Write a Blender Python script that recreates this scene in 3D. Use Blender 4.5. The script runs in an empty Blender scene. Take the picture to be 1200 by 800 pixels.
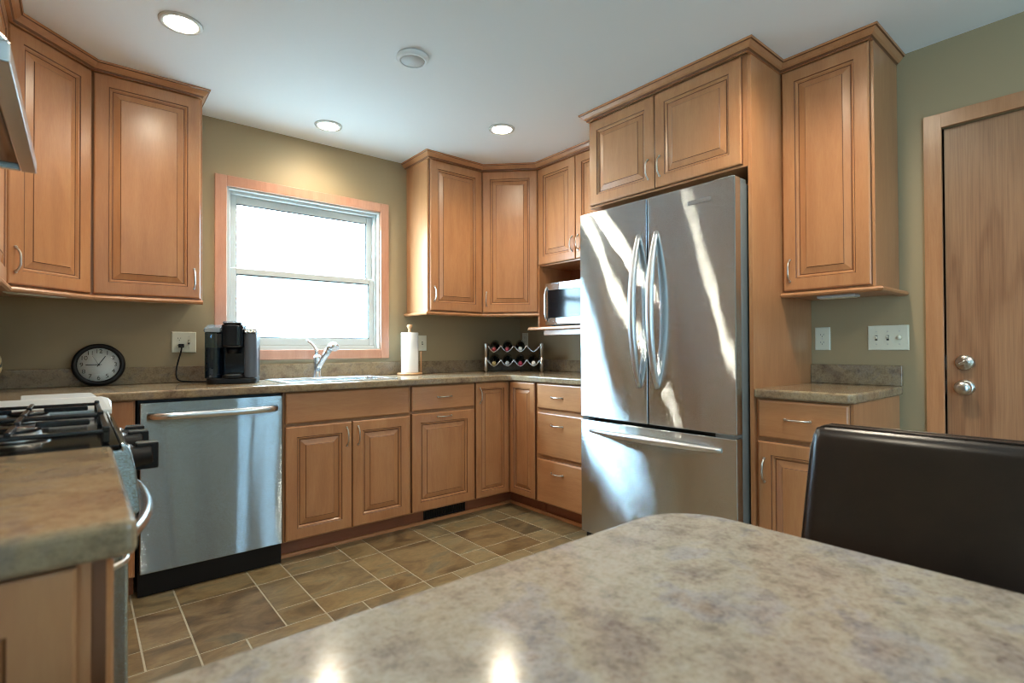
import bpy, bmesh, math, random
from mathutils import Vector, Matrix
random.seed(7)
S = bpy.context.scene
C = S.collection
PI = math.pi

# ------------------------------------------------------------------ camera
YAW, PITCH, ROLL = 0.689, 0.0109, -0.0042
F = Vector((math.sin(YAW)*math.cos(PITCH), math.cos(YAW)*math.cos(PITCH), math.sin(PITCH)))
R = Vector((math.cos(YAW), -math.sin(YAW), 0)); U = R.cross(F)
R, U = R*math.cos(ROLL)+U*math.sin(ROLL), U*math.cos(ROLL)-R*math.sin(ROLL)
cd = bpy.data.cameras.new('camera'); cam = bpy.data.objects.new('camera', cd); C.objects.link(cam)
cam.matrix_world = Matrix(((R.x, U.x, -F.x, 0), (R.y, U.y, -F.y, 0), (R.z, U.z, -F.z, 1.0962), (0, 0, 0, 1)))
cd.sensor_width = 36; cd.lens = 616.1*36/1200; cd.shift_y = 1.5/1200; cd.clip_start = 0.02
cd.dof.use_dof = True; cd.dof.focus_distance = 3.2; cd.dof.aperture_fstop = 4.0
S.camera = cam

# ------------------------------------------------------------------ light and exposure
S.view_settings.view_transform = 'Standard'; S.view_settings.look = 'None'
S.view_settings.gamma = 1; S.view_settings.use_curve_mapping = False
S.view_settings.exposure = 0.24
W = bpy.data.worlds.new('daylight'); S.world = W; W.use_nodes = True
bg = W.node_tree.nodes['Background']
bg.inputs[0].default_value = (0.50, 0.79, 1.0, 1); bg.inputs[1].default_value = 64.0
S.cycles.max_bounces = 8; S.cycles.diffuse_bounces = 5; S.cycles.glossy_bounces = 4
S.cycles.sample_clamp_indirect = 6.0
S.cycles.use_denoising = True; S.cycles.filter_width = 1.0
SPOT_W = 38.0
LAMP_COL = (1.0, 0.87, 0.68)
def portal(loc, rot, sx, sy):
    l = bpy.data.lights.new('window_portal', 'AREA'); l.shape = 'RECTANGLE'; l.size = sx; l.size_y = sy
    l.cycles.is_portal = True
    o = bpy.data.objects.new('window_portal', l); o.location = loc; o.rotation_euler = rot; C.objects.link(o)

# ------------------------------------------------------------------ room numbers (metres)
XL, XW, YW, YR, ZC = -0.572, 2.923, 3.436, -3.2, 2.44
CT = 0.916                     # counter top
YD, XD = 2.826, 2.300          # base door faces
YO, XO = 2.803, 2.287          # counter front edges
LX = 0.031                     # door face of the left run
portal((1.147, YW+0.02, 1.57), (-PI/2, 0, 0), 0.9, 0.9)
portal((2.25, YR-0.02, 1.61), (PI/2, 0, 0), 0.8, 1.02)
portal((XL-0.06, -2.05, 1.04), (0, -PI/2, 0), 2.08, 1.7)

# ------------------------------------------------------------------ materials
def lin(c):
    c = c/255
    return c/12.92 if c <= 0.04045 else ((c+0.055)/1.055)**2.4
def rgb(r, g, b): return (lin(r), lin(g), lin(b), 1)
class M:
    def __init__(s, name):
        s.m = bpy.data.materials.new(name); s.m.use_nodes = True
        s.n = s.m.node_tree.nodes; s.l = s.m.node_tree.links; s.b = s.n['Principled BSDF']
    def node(s, t, **k):
        n = s.n.new(t)
        for a, v in k.items(): setattr(n, a, v)
        return n
    def set(s, **k):
        for a, v in k.items():
            a = a.replace('_', ' ')
            s.b.inputs[a].default_value = v
        return s
    def coords(s, scale=(1, 1, 1), kind='Object', jitter=False):
        t = s.node('ShaderNodeTexCoord'); mp = s.node('ShaderNodeMapping')
        mp.inputs['Scale'].default_value = scale
        s.l.new(t.outputs[kind], mp.inputs[0])
        if jitter:
            oi = s.node('ShaderNodeObjectInfo'); mu = s.node('ShaderNodeVectorMath', operation='SCALE')
            mu.inputs[0].default_value = (31, 17, 23); s.l.new(oi.outputs['Random'], mu.inputs['Scale'])
            s.l.new(mu.outputs[0], mp.inputs['Location'])
        return mp
    def noise(s, vec, scale, detail=3, rough=0.55, dist=0.0):
        n = s.node('ShaderNodeTexNoise'); n.inputs['Scale'].default_value = scale
        n.inputs['Detail'].default_value = detail; n.inputs['Roughness'].default_value = rough
        n.inputs['Distortion'].default_value = dist
        s.l.new(vec.outputs[0], n.inputs['Vector']); return n
    def ramp(s, fac, stops):
        r = s.node('ShaderNodeValToRGB'); e = r.color_ramp.elements
        while len(e) < len(stops): e.new(0.5)
        for i, (p, c) in enumerate(stops): e[i].position = p; e[i].color = c
        s.l.new(fac, r.inputs[0]); return r
    def mix(s, fac, a, b, mode='MIX'):
        x = s.node('ShaderNodeMix', data_type='RGBA', blend_type=mode)
        if hasattr(fac, 'links'): s.l.new(fac, x.inputs[0])
        else: x.inputs[0].default_value = fac
        for i, v in ((6, a), (7, b)):
            if hasattr(v, 'links'): s.l.new(v, x.inputs[i])
            else: x.inputs[i].default_value = v
        return x.outputs[2]
    def bump(s, h, strength, dist=0.002):
        b = s.node('ShaderNodeBump'); b.inputs['Strength'].default_value = strength; b.inputs['Distance'].default_value = dist
        s.l.new(h, b.inputs['Height']); s.l.new(b.outputs[0], s.b.inputs['Normal'])
    def base(s, c): s.l.new(c, s.b.inputs['Base Color'])
def plain(name, col, rough=0.5, metal=0.0, **k):
    m = M(name).set(Base_Color=col, Roughness=rough, Metallic=metal, **k); return m.m
def wood(name, a, b, c, scale, rough=0.33, coat=0.25):
    m = M(name); v = m.coords(scale, jitter=True)
    n1 = m.noise(v, 3.0, 4, 0.55, 0.6); n2 = m.noise(v, 26.0, 3, 0.6)
    big = m.noise(m.coords((1.2, 1.2, 0.8), jitter=True), 2.2, 2)
    r1 = m.ramp(n1.outputs[0], [(0.30, a), (0.52, b), (0.75, c)])
    col = m.mix(0.22, r1.outputs[0], m.ramp(n2.outputs[0], [(0.35, a), (0.65, c)]).outputs[0])
    col = m.mix(0.5, col, m.ramp(big.outputs[0], [(0.35, (0.80, 0.78, 0.75, 1)), (0.65, (1, 1, 1, 1))]).outputs[0], 'MULTIPLY')
    m.base(col); m.set(Roughness=rough, Coat_Weight=coat, Coat_Roughness=0.22)
    m.bump(n2.outputs[0], 0.05, 0.001); return m.m
WA, WB, WC = rgb(170, 115, 75), rgb(181, 126, 84), rgb(189, 137, 93)
WOODV = wood('maple_vertical_grain', WA, WB, WC, (6, 6, 0.9))
WOODH = wood('maple_horizontal_grain', WA, WB, WC, (0.9, 6, 6))
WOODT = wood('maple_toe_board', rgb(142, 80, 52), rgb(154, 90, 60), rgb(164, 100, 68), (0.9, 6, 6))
GLAZE = plain('dark_brown_glaze', rgb(112, 70, 42), 0.45)
PINE = wood('alder_window_casing', rgb(182, 128, 102), rgb(194, 141, 114), rgb(202, 152, 126), (6, 6, 0.9))
OAKC = wood('oak_door_casing', rgb(168, 116, 78), rgb(180, 128, 88), rgb(190, 140, 100), (14, 14, 1.0))
def oak_door():
    m = M('oak_veneer'); v = m.coords((2.6, 3.0, 0.50))
    w = m.node('ShaderNodeTexWave', wave_type='RINGS', rings_direction='Y'); w.inputs['Scale'].default_value = 3.2
    w.inputs['Distortion'].default_value = 7.0; w.inputs['Detail'].default_value = 2.0; w.inputs['Detail Scale'].default_value = 0.9
    m.l.new(v.outputs[0], w.inputs['Vector'])
    fine = m.noise(m.coords((90, 90, 2.0)), 2.0, 3, 0.6)
    col = m.ramp(w.outputs[0], [(0.0, rgb(126, 88, 62)), (0.25, rgb(144, 104, 75)), (1.0, rgb(158, 118, 86))]).outputs[0]
    col = m.mix(0.35, col, m.ramp(fine.outputs[0], [(0.35, rgb(118, 80, 54)), (0.6, rgb(166, 122, 86))]).outputs[0])
    m.base(col); m.set(Roughness=0.38, Coat_Weight=0.15, Coat_Roughness=0.3); return m.m
OAK = oak_door()
def laminate(name, kr, kg, kb):
    def c_(*v): return rgb(v[0]*kr, v[1]*kg, v[2]*kb)
    m = M(name); v = m.coords((1, 1, 1), 'Object')
    a = m.noise(v, 6.5, 4, 0.6, 0.3); b = m.noise(v, 30, 5, 0.7, 0.1); c = m.noise(v, 140, 3, 0.6)
    col = m.ramp(a.outputs[0], [(0.32, c_(122, 104, 96)), (0.43, c_(176, 160, 136)), (0.52, c_(192, 180, 152)), (0.60, c_(164, 160, 160)), (0.70, c_(160, 134, 114))]).outputs[0]
    col = m.mix(0.45, col, m.ramp(b.outputs[0], [(0.36, c_(98, 84, 80)), (0.46, c_(166, 152, 134)), (0.57, c_(196, 188, 172)), (0.68, c_(146, 120, 104))]).outputs[0])
    col = m.mix(0.20, col, m.ramp(c.outputs[0], [(0.36, c_(84, 72, 66)), (0.55, c_(180, 168, 150))]).outputs[0])
    m.base(col); m.set(Roughness=0.15, Specular_IOR_Level=0.34); return m.m
LAM = laminate('mottled_laminate_shaded_tone', 0.82, 0.765, 0.69)  # shade on the kitchen counters put into a darker laminate colour
LAMT = laminate('mottled_laminate_lit_tone', 0.88, 0.895, 0.93)  # same laminate, lighter copy for the brightly lit table
def slate():
    m = M('slate_pattern_vinyl_tile'); v = m.coords((1, 1.6, 1), 'Object')
    g = m.node('ShaderNodeNewGeometry')
    sep = m.node('ShaderNodeVectorMath', operation='SCALE'); sep.inputs[0].default_value = (13, 29, 7)
    m.l.new(g.outputs['Random Per Island'], sep.inputs['Scale'])
    ad = m.node('ShaderNodeVectorMath', operation='ADD'); m.l.new(v.outputs[0], ad.inputs[0]); m.l.new(sep.outputs[0], ad.inputs[1])
    a = m.noise(ad, 3.6, 4, 0.6, 1.2); b = m.noise(ad, 26, 4, 0.65, 0.6)
    tint = m.ramp(g.outputs['Random Per Island'], [(0.0, rgb(82, 64, 44)), (0.25, rgb(140, 124, 90)), (0.5, rgb(112, 90, 62)), (0.75, rgb(146, 136, 108)), (1.0, rgb(88, 80, 62))]).outputs[0]
    ma = m.ramp(a.outputs[0], [(0.34, rgb(70, 56, 40)), (0.45, rgb(122, 100, 68)), (0.56, rgb(150, 130, 94)), (0.68, rgb(106, 106, 90))]).outputs[0]
    col = m.mix(0.55, tint, ma)
    col = m.mix(0.35, col, m.ramp(b.outputs[0], [(0.35, (0.45, 0.42, 0.38, 1)), (0.6, (1, 1, 1, 1))]).outputs[0], 'MULTIPLY')
    m.base(col); m.set(Roughness=0.36); m.bump(b.outputs[0], 0.12, 0.002); return m.m
SLATE = slate(); GROUT = plain('pale_grout', rgb(172, 166, 148), 0.6)
def paint(name, col, rough=0.6, bump=0.05):
    m = M(name).set(Base_Color=col, Roughness=rough); n = m.noise(m.coords((1, 1, 1)), 160, 3); m.bump(n.outputs[0], bump, 0.001); return m.m
WALL = paint('olive_tan_wall_paint', rgb(160, 142, 109), 0.55)
CEIL = paint('white_ceiling_paint', rgb(236, 244, 247), 0.7)
def steel(name, base=(0.54, 0.60, 0.63, 1), rough=0.05, tilt=0.70, wave=0.06, slant=-0.13, freq=(8.0, 0.9)):
    # horizontally brushed sheet: each hair line tips the normal up or down, the sheet itself is slightly wavy
    m = M(name).set(Base_Color=base, Metallic=1.0, Roughness=rough)
    def math_(op, *v):
        n = m.node('ShaderNodeMath', operation=op)
        for i, x in enumerate(v):
            if hasattr(x, 'links'): m.l.new(x, n.inputs[i])
            else: n.inputs[i].default_value = x
        return n.outputs[0]
    def vec(op, a_, b_=None, sc=None):
        n = m.node('ShaderNodeVectorMath', operation=op); m.l.new(a_, n.inputs[0])
        if b_ is not None:
            if hasattr(b_, 'links'): m.l.new(b_, n.inputs[1])
            else: n.inputs[1].default_value = b_
        if sc is not None:
            if hasattr(sc, 'links'): m.l.new(sc, n.inputs['Scale'])
            else: n.inputs['Scale'].default_value = sc
        return n.outputs[0]
    g = m.node('ShaderNodeNewGeometry'); N = g.outputs['Normal']; P = m.coords((1, 1, 1)).outputs[0]
    rows = []
    for k in ((310.0, 310.0, 9100.0), (430.0, 430.0, 12370.0)):
        w = m.node('ShaderNodeTexWhiteNoise', noise_dimensions='3D'); m.l.new(vec('FLOOR', vec('MULTIPLY', P, k)), w.inputs['Vector']); rows.append(w.outputs['Value'])
    hair = math_('MULTIPLY', math_('SUBTRACT', math_('ADD', *rows), 1.0), tilt)
    lo = m.noise(m.coords((freq[0], freq[0], freq[1]), 'Object', True), 1.0, 1, 0.4)
    wv = math_('MULTIPLY', math_('SUBTRACT', lo.outputs[0], 0.5), wave)
    side = m.node('ShaderNodeVectorMath', operation='CROSS_PRODUCT'); side.inputs[0].default_value = (0, 0, 1); m.l.new(N, side.inputs[1])
    up = m.node('ShaderNodeCombineXYZ'); m.l.new(hair, up.inputs[2])
    sid = vec('SCALE', side.outputs[0], sc=math_('ADD', wv, math_('MULTIPLY', hair, slant)))
    m.l.new(vec('NORMALIZE', vec('ADD', vec('ADD', N, up.outputs[0]), sid)), m.b.inputs['Normal'])
    return m.m
STEEL = steel('brushed_stainless_steel')
STEELD = steel('brushed_stainless_dishwasher', (0.44, 0.48, 0.50, 1), wave=0.06, slant=0.0)
CHROME = plain('satin_chrome', (0.72, 0.74, 0.75, 1), 0.26, 1.0)
SATIN = plain('satin_aluminium_handle', (0.80, 0.82, 0.84, 1), 0.38, 1.0)
NICKEL = plain('brushed_nickel', (0.62, 0.60, 0.56, 1), 0.28, 1.0)
BADGE = plain('grey_metal_badge', rgb(150, 154, 156), 0.35, 0.8)
GREYM = plain('grey_painted_metal', rgb(120, 126, 126), 0.42, 0.3)
BLACK = plain('black_plastic', rgb(12, 12, 14), 0.42, Specular_IOR_Level=0.35)
GLOSSB = plain('glossy_black_enamel', rgb(8, 8, 10), 0.10, Specular_IOR_Level=0.22)
IRON = plain('cast_iron', rgb(16, 18, 22), 0.22)
WHITE = plain('white_vinyl', rgb(200, 204, 202), 0.35)
PLATE = plain('ivory_wall_plate', rgb(222, 220, 200), 0.4)
SLOT = plain('dark_slot', rgb(48, 46, 42), 0.6)
PAPER = plain('white_paper_towel', rgb(236, 236, 234), 0.9)
LIGHTW = wood('pale_beech', rgb(186, 134, 90), rgb(202, 150, 104), rgb(212, 164, 118), (8, 8, 1))
def leather():
    m = M('dark_brown_leather').set(Roughness=0.30, Specular_IOR_Level=0.5)
    v = m.coords((1, 1, 1)); n = m.noise(v, 7, 4, 0.6, 0.5); f = m.noise(v, 210, 3)
    m.base(m.ramp(n.outputs[0], [(0.3, rgb(26, 18, 14)), (0.7, rgb(40, 29, 22))]).outputs[0]); m.bump(f.outputs[0], 0.12, 0.001); return m.m
LEATHER = leather()
def glass(name, tint=(1, 1, 1, 1), gl=0.06):
    m = bpy.data.materials.new(name); m.use_nodes = True; n = m.node_tree.nodes; l = m.node_tree.links
    n.remove(n['Principled BSDF']); t = n.new('ShaderNodeBsdfTransparent'); t.inputs[0].default_value = tint
    g = n.new('ShaderNodeBsdfGlossy'); g.inputs['Roughness'].default_value = 0.02; x = n.new('ShaderNodeMixShader'); x.inputs[0].default_value = gl
    l.new(t.outputs[0], x.inputs[1]); l.new(g.outputs[0], x.inputs[2]); l.new(x.outputs[0], n['Material Output'].inputs[0]); return m
GLASS = glass('window_glass'); DIMGLASS = glass('fill_dimming_glass', (0.40, 0.42, 0.43, 1)); SMOKE = glass('smoky_clear_plastic', (0.30, 0.42, 0.52, 1), 0.10)  # dark tint put in to cut the fill through both added openings
def emit(name, col, st):
    m = M(name).set(Base_Color=(0.8, 0.8, 0.8, 1), Emission_Color=col, Emission_Strength=st); return m.m
LAMP = emit('lit_lamp_lens', (1.0, 0.88, 0.66, 1), 58.0)

# ------------------------------------------------------------------ mesh helpers
class MB:
    def __init__(s): s.v = []; s.f = []; s.m = []; s.s = []
    def face(s, idx, mi=0, sm=False): s.f.append(tuple(idx)); s.m.append(mi); s.s.append(sm)
    def box(s, x0, x1, y0, y1, z0, z1, mi=0):
        b = len(s.v); s.v += [(x, y, z) for z in (z0, z1) for y in (y0, y1) for x in (x0, x1)]
        for q in ((0, 2, 3, 1), (4, 5, 7, 6), (0, 1, 5, 4), (2, 6, 7, 3), (0, 4, 6, 2), (1, 3, 7, 5)): s.face([b+i for i in q], mi)
        return s
    def prism(s, poly, a0, a1, axis='z', mi=0, sm=False):
        n = len(poly); b = len(s.v)
        def P(p, a): return {'z': (p[0], p[1], a), 'y': (p[0], a, p[1]), 'x': (a, p[0], p[1])}[axis]
        s.v += [P(p, a0) for p in poly]+[P(p, a1) for p in poly]
        s.face([b+i for i in reversed(range(n))], mi); s.face([b+n+i for i in range(n)], mi)
        for i in range(n): s.face([b+i, b+(i+1) % n, b+n+(i+1) % n, b+n+i], mi, sm)
        return s
    def lathe(s, prof, c=(0, 0, 0), d=(0, 0, 1), n=28, mi=0, sm=True):
        d = Vector(d).normalized(); a = d.orthogonal().normalized(); e = d.cross(a); c = Vector(c); rings = []
        for r, h in prof:
            b = len(s.v); s.v += [tuple(c+d*h+(a*math.cos(2*PI*i/n)+e*math.sin(2*PI*i/n))*max(r, 1e-5)) for i in range(n)]; rings.append(b)
        for p, q in zip(rings, rings[1:]):
            for i in range(n): s.face([p+i, p+(i+1) % n, q+(i+1) % n, q+i], mi, sm)
        if prof[0][0] > 1e-4: s.face([rings[0]+i for i in reversed(range(n))], mi)
        if prof[-1][0] > 1e-4: s.face([rings[-1]+i for i in range(n)], mi)
        return s
    def tube(s, path, r, n=10, mi=0, flat=1.0, up=(0, 0, 1), closed=False):
        path = [Vector(p) for p in path]; k = len(path); up = Vector(up); rings = []
        for i, p in enumerate(path):
            t = (path[(i+1) % k]-path[i-1]) if closed else (path[min(i+1, k-1)]-path[max(i-1, 0)])
            t.normalize(); a = up.cross(t)
            if a.length < 1e-3: a = t.orthogonal()
            a.normalize(); e = t.cross(a); rr = r[i] if isinstance(r, (list, tuple)) else r
            b = len(s.v); s.v += [tuple(p+a*math.cos(2*PI*j/n)*rr+e*math.sin(2*PI*j/n)*rr*flat) for j in range(n)]; rings.append(b)
        for p, q in list(zip(rings, rings[1:]))+([(rings[-1], rings[0])] if closed else []):
            for j in range(n): s.face([p+j, p+(j+1) % n, q+(j+1) % n, q+j], mi, True)
        if not closed:
            s.face([rings[0]+j for j in reversed(range(n))], mi); s.face([rings[-1]+j for j in range(n)], mi)
        return s
    def sweep(s, path, prof, mi=0):
        mk = mi if isinstance(mi, dict) else {}; mi = 0 if mk else mi
        # profile points (out, z); 'out' lies to the right of the walking direction; mitred corners, capped ends
        P = [Vector(p) for p in path]; k = len(P); rings = []
        for i, p in enumerate(P):
            ns = []
            for a, b in ((i-1, i), (i, i+1)):
                if a >= 0 and b < k:
                    t = (P[b]-P[a]).normalized(); ns.append(Vector((t.y, -t.x)))
            nn = sum(ns, Vector((0, 0))).normalized(); sc = 1/max(0.3, nn.dot(ns[0])); b = len(s.v)
            s.v += [(p.x+nn.x*o*sc, p.y+nn.y*o*sc, z) for o, z in prof]; rings.append(b)
        n = len(prof)
        for p, q in zip(rings, rings[1:]):
            for j in range(n): s.face([p+j, p+(j+1) % n, q+(j+1) % n, q+j], mk.get(j, mi))
        s.face([rings[0]+j for j in range(n)], mi); s.face([rings[-1]+j for j in reversed(range(n))], mi)
        return s
    def panel(s, w, h, rings, x=0, z=0):
        prev = None
        for d, y, mi in rings:
            b = len(s.v); s.v += [(x+d, y, z+d), (x+w-d, y, z+d), (x+w-d, y, z+h-d), (x+d, y, z+h-d)]
            if prev is None: s.face([b, b+3, b+2, b+1], mi)
            else:
                for i in range(4): s.face([prev+i, prev+(i+1) % 4, b+(i+1) % 4, b+i], mi)
            prev = b
        s.face([prev, prev+1, prev+2, prev+3], 0); return s
    def xf(s, mat, start=0):
        s.v[start:] = [tuple(mat @ Vector(v)) for v in s.v[start:]]; return s
def mesh(name, mb, mats):
    me = bpy.data.meshes.new(name); me.from_pydata(mb.v, [], mb.f)
    for m in (mats if isinstance(mats, (list, tuple)) else [mats]): me.materials.append(m)
    for p, mi, sm in zip(me.polygons, mb.m, mb.s): p.material_index = mi; p.use_smooth = sm
    bm = bmesh.new(); bm.from_mesh(me); bmesh.ops.recalc_face_normals(bm, faces=bm.faces); bm.to_mesh(me); bm.free()
    return me
def obj(name, mb, mats, parent=None, bevel=0, seg=2, loc=None, rotz=0, sub=0):
    o = bpy.data.objects.new(name, mesh(name, mb, mats)); C.objects.link(o)
    if parent: o.parent = parent
    if loc: o.location = loc
    if rotz: o.rotation_euler = (0, 0, rotz)
    if bevel:
        b = o.modifiers.new('edge', 'BEVEL'); b.width = bevel; b.segments = seg; b.limit_method = 'ANGLE'; b.angle_limit = 0.6
    if sub:
        q = o.modifiers.new('smooth', 'SUBSURF'); q.levels = sub; q.render_levels = sub
    return o
def tag(o, label, cat, group=None):
    o['label'] = label; o['category'] = cat
    if group: o['group'] = group
    return o
def thing(name, label, cat, loc=(0, 0, 0), rotz=0, group=None):
    o = bpy.data.objects.new(name, None); C.objects.link(o); o.location = loc; o.rotation_euler = (0, 0, rotz)
    o.empty_display_size = 0.05
    return tag(o, label, cat, group)
def struct(name, mb, mats, **k):
    o = obj(name, mb, mats, **k); o['kind'] = 'structure'; return o
def dup(root, loc, rotz=0, label=None, rot=None):
    r = root.copy(); C.objects.link(r); r.location = loc; r.rotation_euler = rot or (0, 0, rotz)
    if label: r['label'] = label
    for ch in list(root.children):
        c = ch.copy(); C.objects.link(c); c.parent = r
        for g in ch.children:
            d = g.copy(); C.objects.link(d); d.parent = c
    return r
def text_mesh(txt, size, extrude=0.0):
    cu = bpy.data.curves.new('lettering', 'FONT'); cu.body = txt; cu.size = size; cu.align_x = 'CENTER'; cu.align_y = 'CENTER'; cu.extrude = extrude
    o = bpy.data.objects.new('lettering', cu); C.objects.link(o)
    dg = bpy.context.evaluated_depsgraph_get(); me = bpy.data.meshes.new_from_object(o.evaluated_get(dg))
    vs = [tuple(v.co) for v in me.vertices]; fs = [tuple(p.vertices) for p in me.polygons]
    bpy.data.objects.remove(o); bpy.data.curves.remove(cu); bpy.data.meshes.remove(me)
    return vs, fs
def arc(c, r, a0, a1, n):
    return [(c[0]+r*math.cos(a0+(a1-a0)*i/n), c[1]+r*math.sin(a0+(a1-a0)*i/n)) for i in range(n+1)]
def rrect(x0, x1, y0, y1, r, n=6):
    return (arc((x1-r, y0+r), r, -PI/2, 0, n)+arc((x1-r, y1-r), r, 0, PI/2, n)+arc((x0+r, y1-r), r, PI/2, PI, n)+arc((x0+r, y0+r), r, PI, 1.5*PI, n))

# ------------------------------------------------------------------ the room
def floor():
    m = MB(); m.box(XL-0.1, XW+0.1, YR-0.1, YW+0.1, -0.05, -0.0015, 1)
    P, a, g = 0.462, 0.305, 0.0031
    x00, y00 = 0.337-P*4, 2.192-P*14
    def tile(x0, x1, y0, y1):
        x0, x1, y0, y1 = max(x0, XL), min(x1, XW), max(y0, YR), min(y1, YW)
        if x1-x0 < 0.02 or y1-y0 < 0.02: return
        b = len(m.v); e = g+0.001
        m.v += [(x0+g, y0+g, -0.0015), (x1-g, y0+g, -0.0015), (x1-g, y1-g, -0.0015), (x0+g, y1-g, -0.0015),
                (x0+e, y0+e, 0), (x1-e, y0+e, 0), (x1-e, y1-e, 0), (x0+e, y1-e, 0)]
        for i in range(4): m.face([b+i, b+(i+1) % 4, b+4+(i+1) % 4, b+4+i], 0)
        m.face([b+4, b+5, b+6, b+7], 0)
    for i in range(10):
        for k in range(18):
            x, y = x00+P*i, y00+P*k
            if k % 2 == 0 or k == 15: xa, xb, xc, xd = x, x+a, x+a, x+P           # wide then narrow
            else: xa, xb, xc, xd = x+P-a, x+P, x, x+P-a
            t = (i+k//2+1) % 2
            if t == 0: tile(xa, xb, y, y+P)
            else: tile(xa, xb, y, y+P-a); tile(xa, xb, y+P-a, y+P)
            if k % 2: tile(xc, xd, y+a, y+P); tile(xc, xd, y, y+a)
            else: tile(xc, xd, y, y+P-a); tile(xc, xd, y+P-a, y+P)
    struct('floor', m, [SLATE, GROUT])
floor()
struct('ceiling', MB().box(XL-0.1, XW+0.1, YR-0.1, YW+0.1, ZC, ZC+0.06), CEIL)
# back wall with the window opening
WX0, WX1, WZ0, WZ1 = 0.664, 1.630, 1.094, 2.056
m = MB(); m.box(XL-0.1, WX0, YW, YW+0.12, 0, ZC); m.box(WX1, XW+0.1, YW, YW+0.12, 0, ZC); m.box(WX0, WX1, YW, YW+0.12, 0, WZ0); m.box(WX0, WX1, YW, YW+0.12, WZ1, ZC)
struct('wall_back', m, WALL)
Q0, Q1 = -2.90, -1.20
struct('wall_left', MB().box(XL-0.1, XL, Q1, YW, 0, ZC).box(XL-0.1, XL, YR-0.1, Q0, 0, ZC).box(XL-0.1, XL, Q0, Q1, 2.08, ZC), WALL)
m = MB(); QM = (Q0+Q1)/2                      # unseen glazed door, added to throw cool fill on the right side
for y0, y1 in ((Q0, Q0+0.07), (QM-0.04, QM+0.04), (Q1-0.07, Q1)): m.box(XL-0.08, XL-0.02, y0, y1, 0, 2.08)
for y0, y1 in ((Q0+0.07, QM-0.04), (QM+0.04, Q1-0.07)): m.box(XL-0.08, XL-0.02, y0, y1, 2.00, 2.08); m.box(XL-0.08, XL-0.02, y0, y1, 0, 0.10)
w3 = struct('added_door', m, WHITE, bevel=0.004)
for y0, y1 in ((Q0+0.07, QM-0.04), (QM+0.04, Q1-0.07)): obj('pane', MB().box(XL-0.053, XL-0.047, y0, y1, 0.10, 2.00), DIMGLASS, w3)
DY0, DY1, DZ = -0.235, 0.572, 2.055      # door opening on the right wall
m = MB(); m.box(XW, XW+0.1, DY1, YW, 0, ZC); m.box(XW, XW+0.1, YR-0.1, DY0, 0, ZC); m.box(XW, XW+0.1, DY0, DY1, DZ, ZC); m.box(XW+0.1, XW+0.14, DY0-0.05, DY1+0.05, 0, DZ+0.05)  # last box is unseen backing, added to stop light leaking round the door
struct('wall_right', m, WALL)
A0, A1, B0 = 1.85, 2.65, 1.10
m = MB(); m.box(XL, A0, YR-0.1, YR, 0, ZC); m.box(A1, XW, YR-0.1, YR, 0, ZC); m.box(A0, A1, YR-0.1, YR, 2.12, ZC); m.box(A0, A1, YR-0.1, YR, 0, B0)
struct('wall_rear', m, WALL)
# unseen window behind the camera, added as a source of rear fill
m = MB(); AM = (A0+A1)/2
for x0, x1 in ((A0, A0+0.07), (AM-0.04, AM+0.04), (A1-0.07, A1)): m.box(x0, x1, YR-0.08, YR-0.02, B0, 2.12)
for x0, x1 in ((A0+0.07, AM-0.04), (AM+0.04, A1-0.07)): m.box(x0, x1, YR-0.08, YR-0.02, 2.04, 2.12); m.box(x0, x1, YR-0.08, YR-0.02, B0, B0+0.08)
w2 = struct('added_window', m, WHITE, bevel=0.004)
for x0, x1 in ((A0+0.07, AM-0.04), (AM+0.04, A1-0.07)): obj('pane', MB().box(x0, x1, YR-0.053, YR-0.047, B0+0.08, 2.04), DIMGLASS, w2)
# window over the sink: double hung, white vinyl, wood casing
m = MB(); fo, d0, d1 = 0.028, YW+0.035, YW+0.105
m.box(WX0, WX0+fo, d0, d1, WZ0, WZ1); m.box(WX1-fo, WX1, d0, d1, WZ0, WZ1); m.box(WX0+fo, WX1-fo, d0, d1, WZ1-fo, WZ1); m.box(WX0+fo, WX1-fo, d0, d1, WZ0, WZ0+fo)
win = struct('window_1', m, WHITE, bevel=0.003)
ZM = 1.565
def sash(x0, x1, y0, y1, z0, z1, a, b, t):
    s = MB(); s.box(x0, x0+a, y0, y1, z0, z1); s.box(x1-a, x1, y0, y1, z0, z1); s.box(x0+a, x1-a, y0, y1, z0, z0+b); s.box(x0+a, x1-a, y0, y1, z1-t, z1)
    o = obj('sash', s, WHITE, win, bevel=0.004)
    g = MB(); q = 0.005; ya, yb = y0+0.003, y0+0.010; X0, X1, Z0, Z1 = x0+a, x1-a, z0+b, z1-t
    g.box(X0, X0+q, ya, yb, Z0, Z1); g.box(X1-q, X1, ya, yb, Z0, Z1); g.box(X0+q, X1-q, ya, yb, Z0, Z0+q); g.box(X0+q, X1-q, ya, yb, Z1-q, Z1)
    obj('gasket', g, SLOT, o)
    obj('pane', MB().box(X0, X1, (y0+y1)/2-0.003, (y0+y1)/2+0.003, Z0, Z1), GLASS, o)
sash(WX0+fo, WX1-fo, YW+0.072, YW+0.100, ZM-0.02, WZ1-fo, 0.040, 0.035, 0.048)
sash(WX0+fo, WX1-fo, YW+0.042, YW+0.070, WZ0+fo, ZM+0.022, 0.034, 0.046, 0.036)
m = MB(); c0, cw = YW-0.016, 0.062
m.box(WX0-cw, WX0, c0, YW, WZ0-cw, WZ1+cw); m.box(WX1, WX1+cw, c0, YW, WZ0-cw, WZ1+cw)
obj('casing_stile', m, PINE, win, bevel=0.004)
m = MB().box(WX0, WX1, c0, YW, WZ1, WZ1+cw).box(WX0, WX1, c0, YW, WZ0-cw, WZ0)
obj('casing_rail', m, PINE, win, bevel=0.004)
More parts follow.
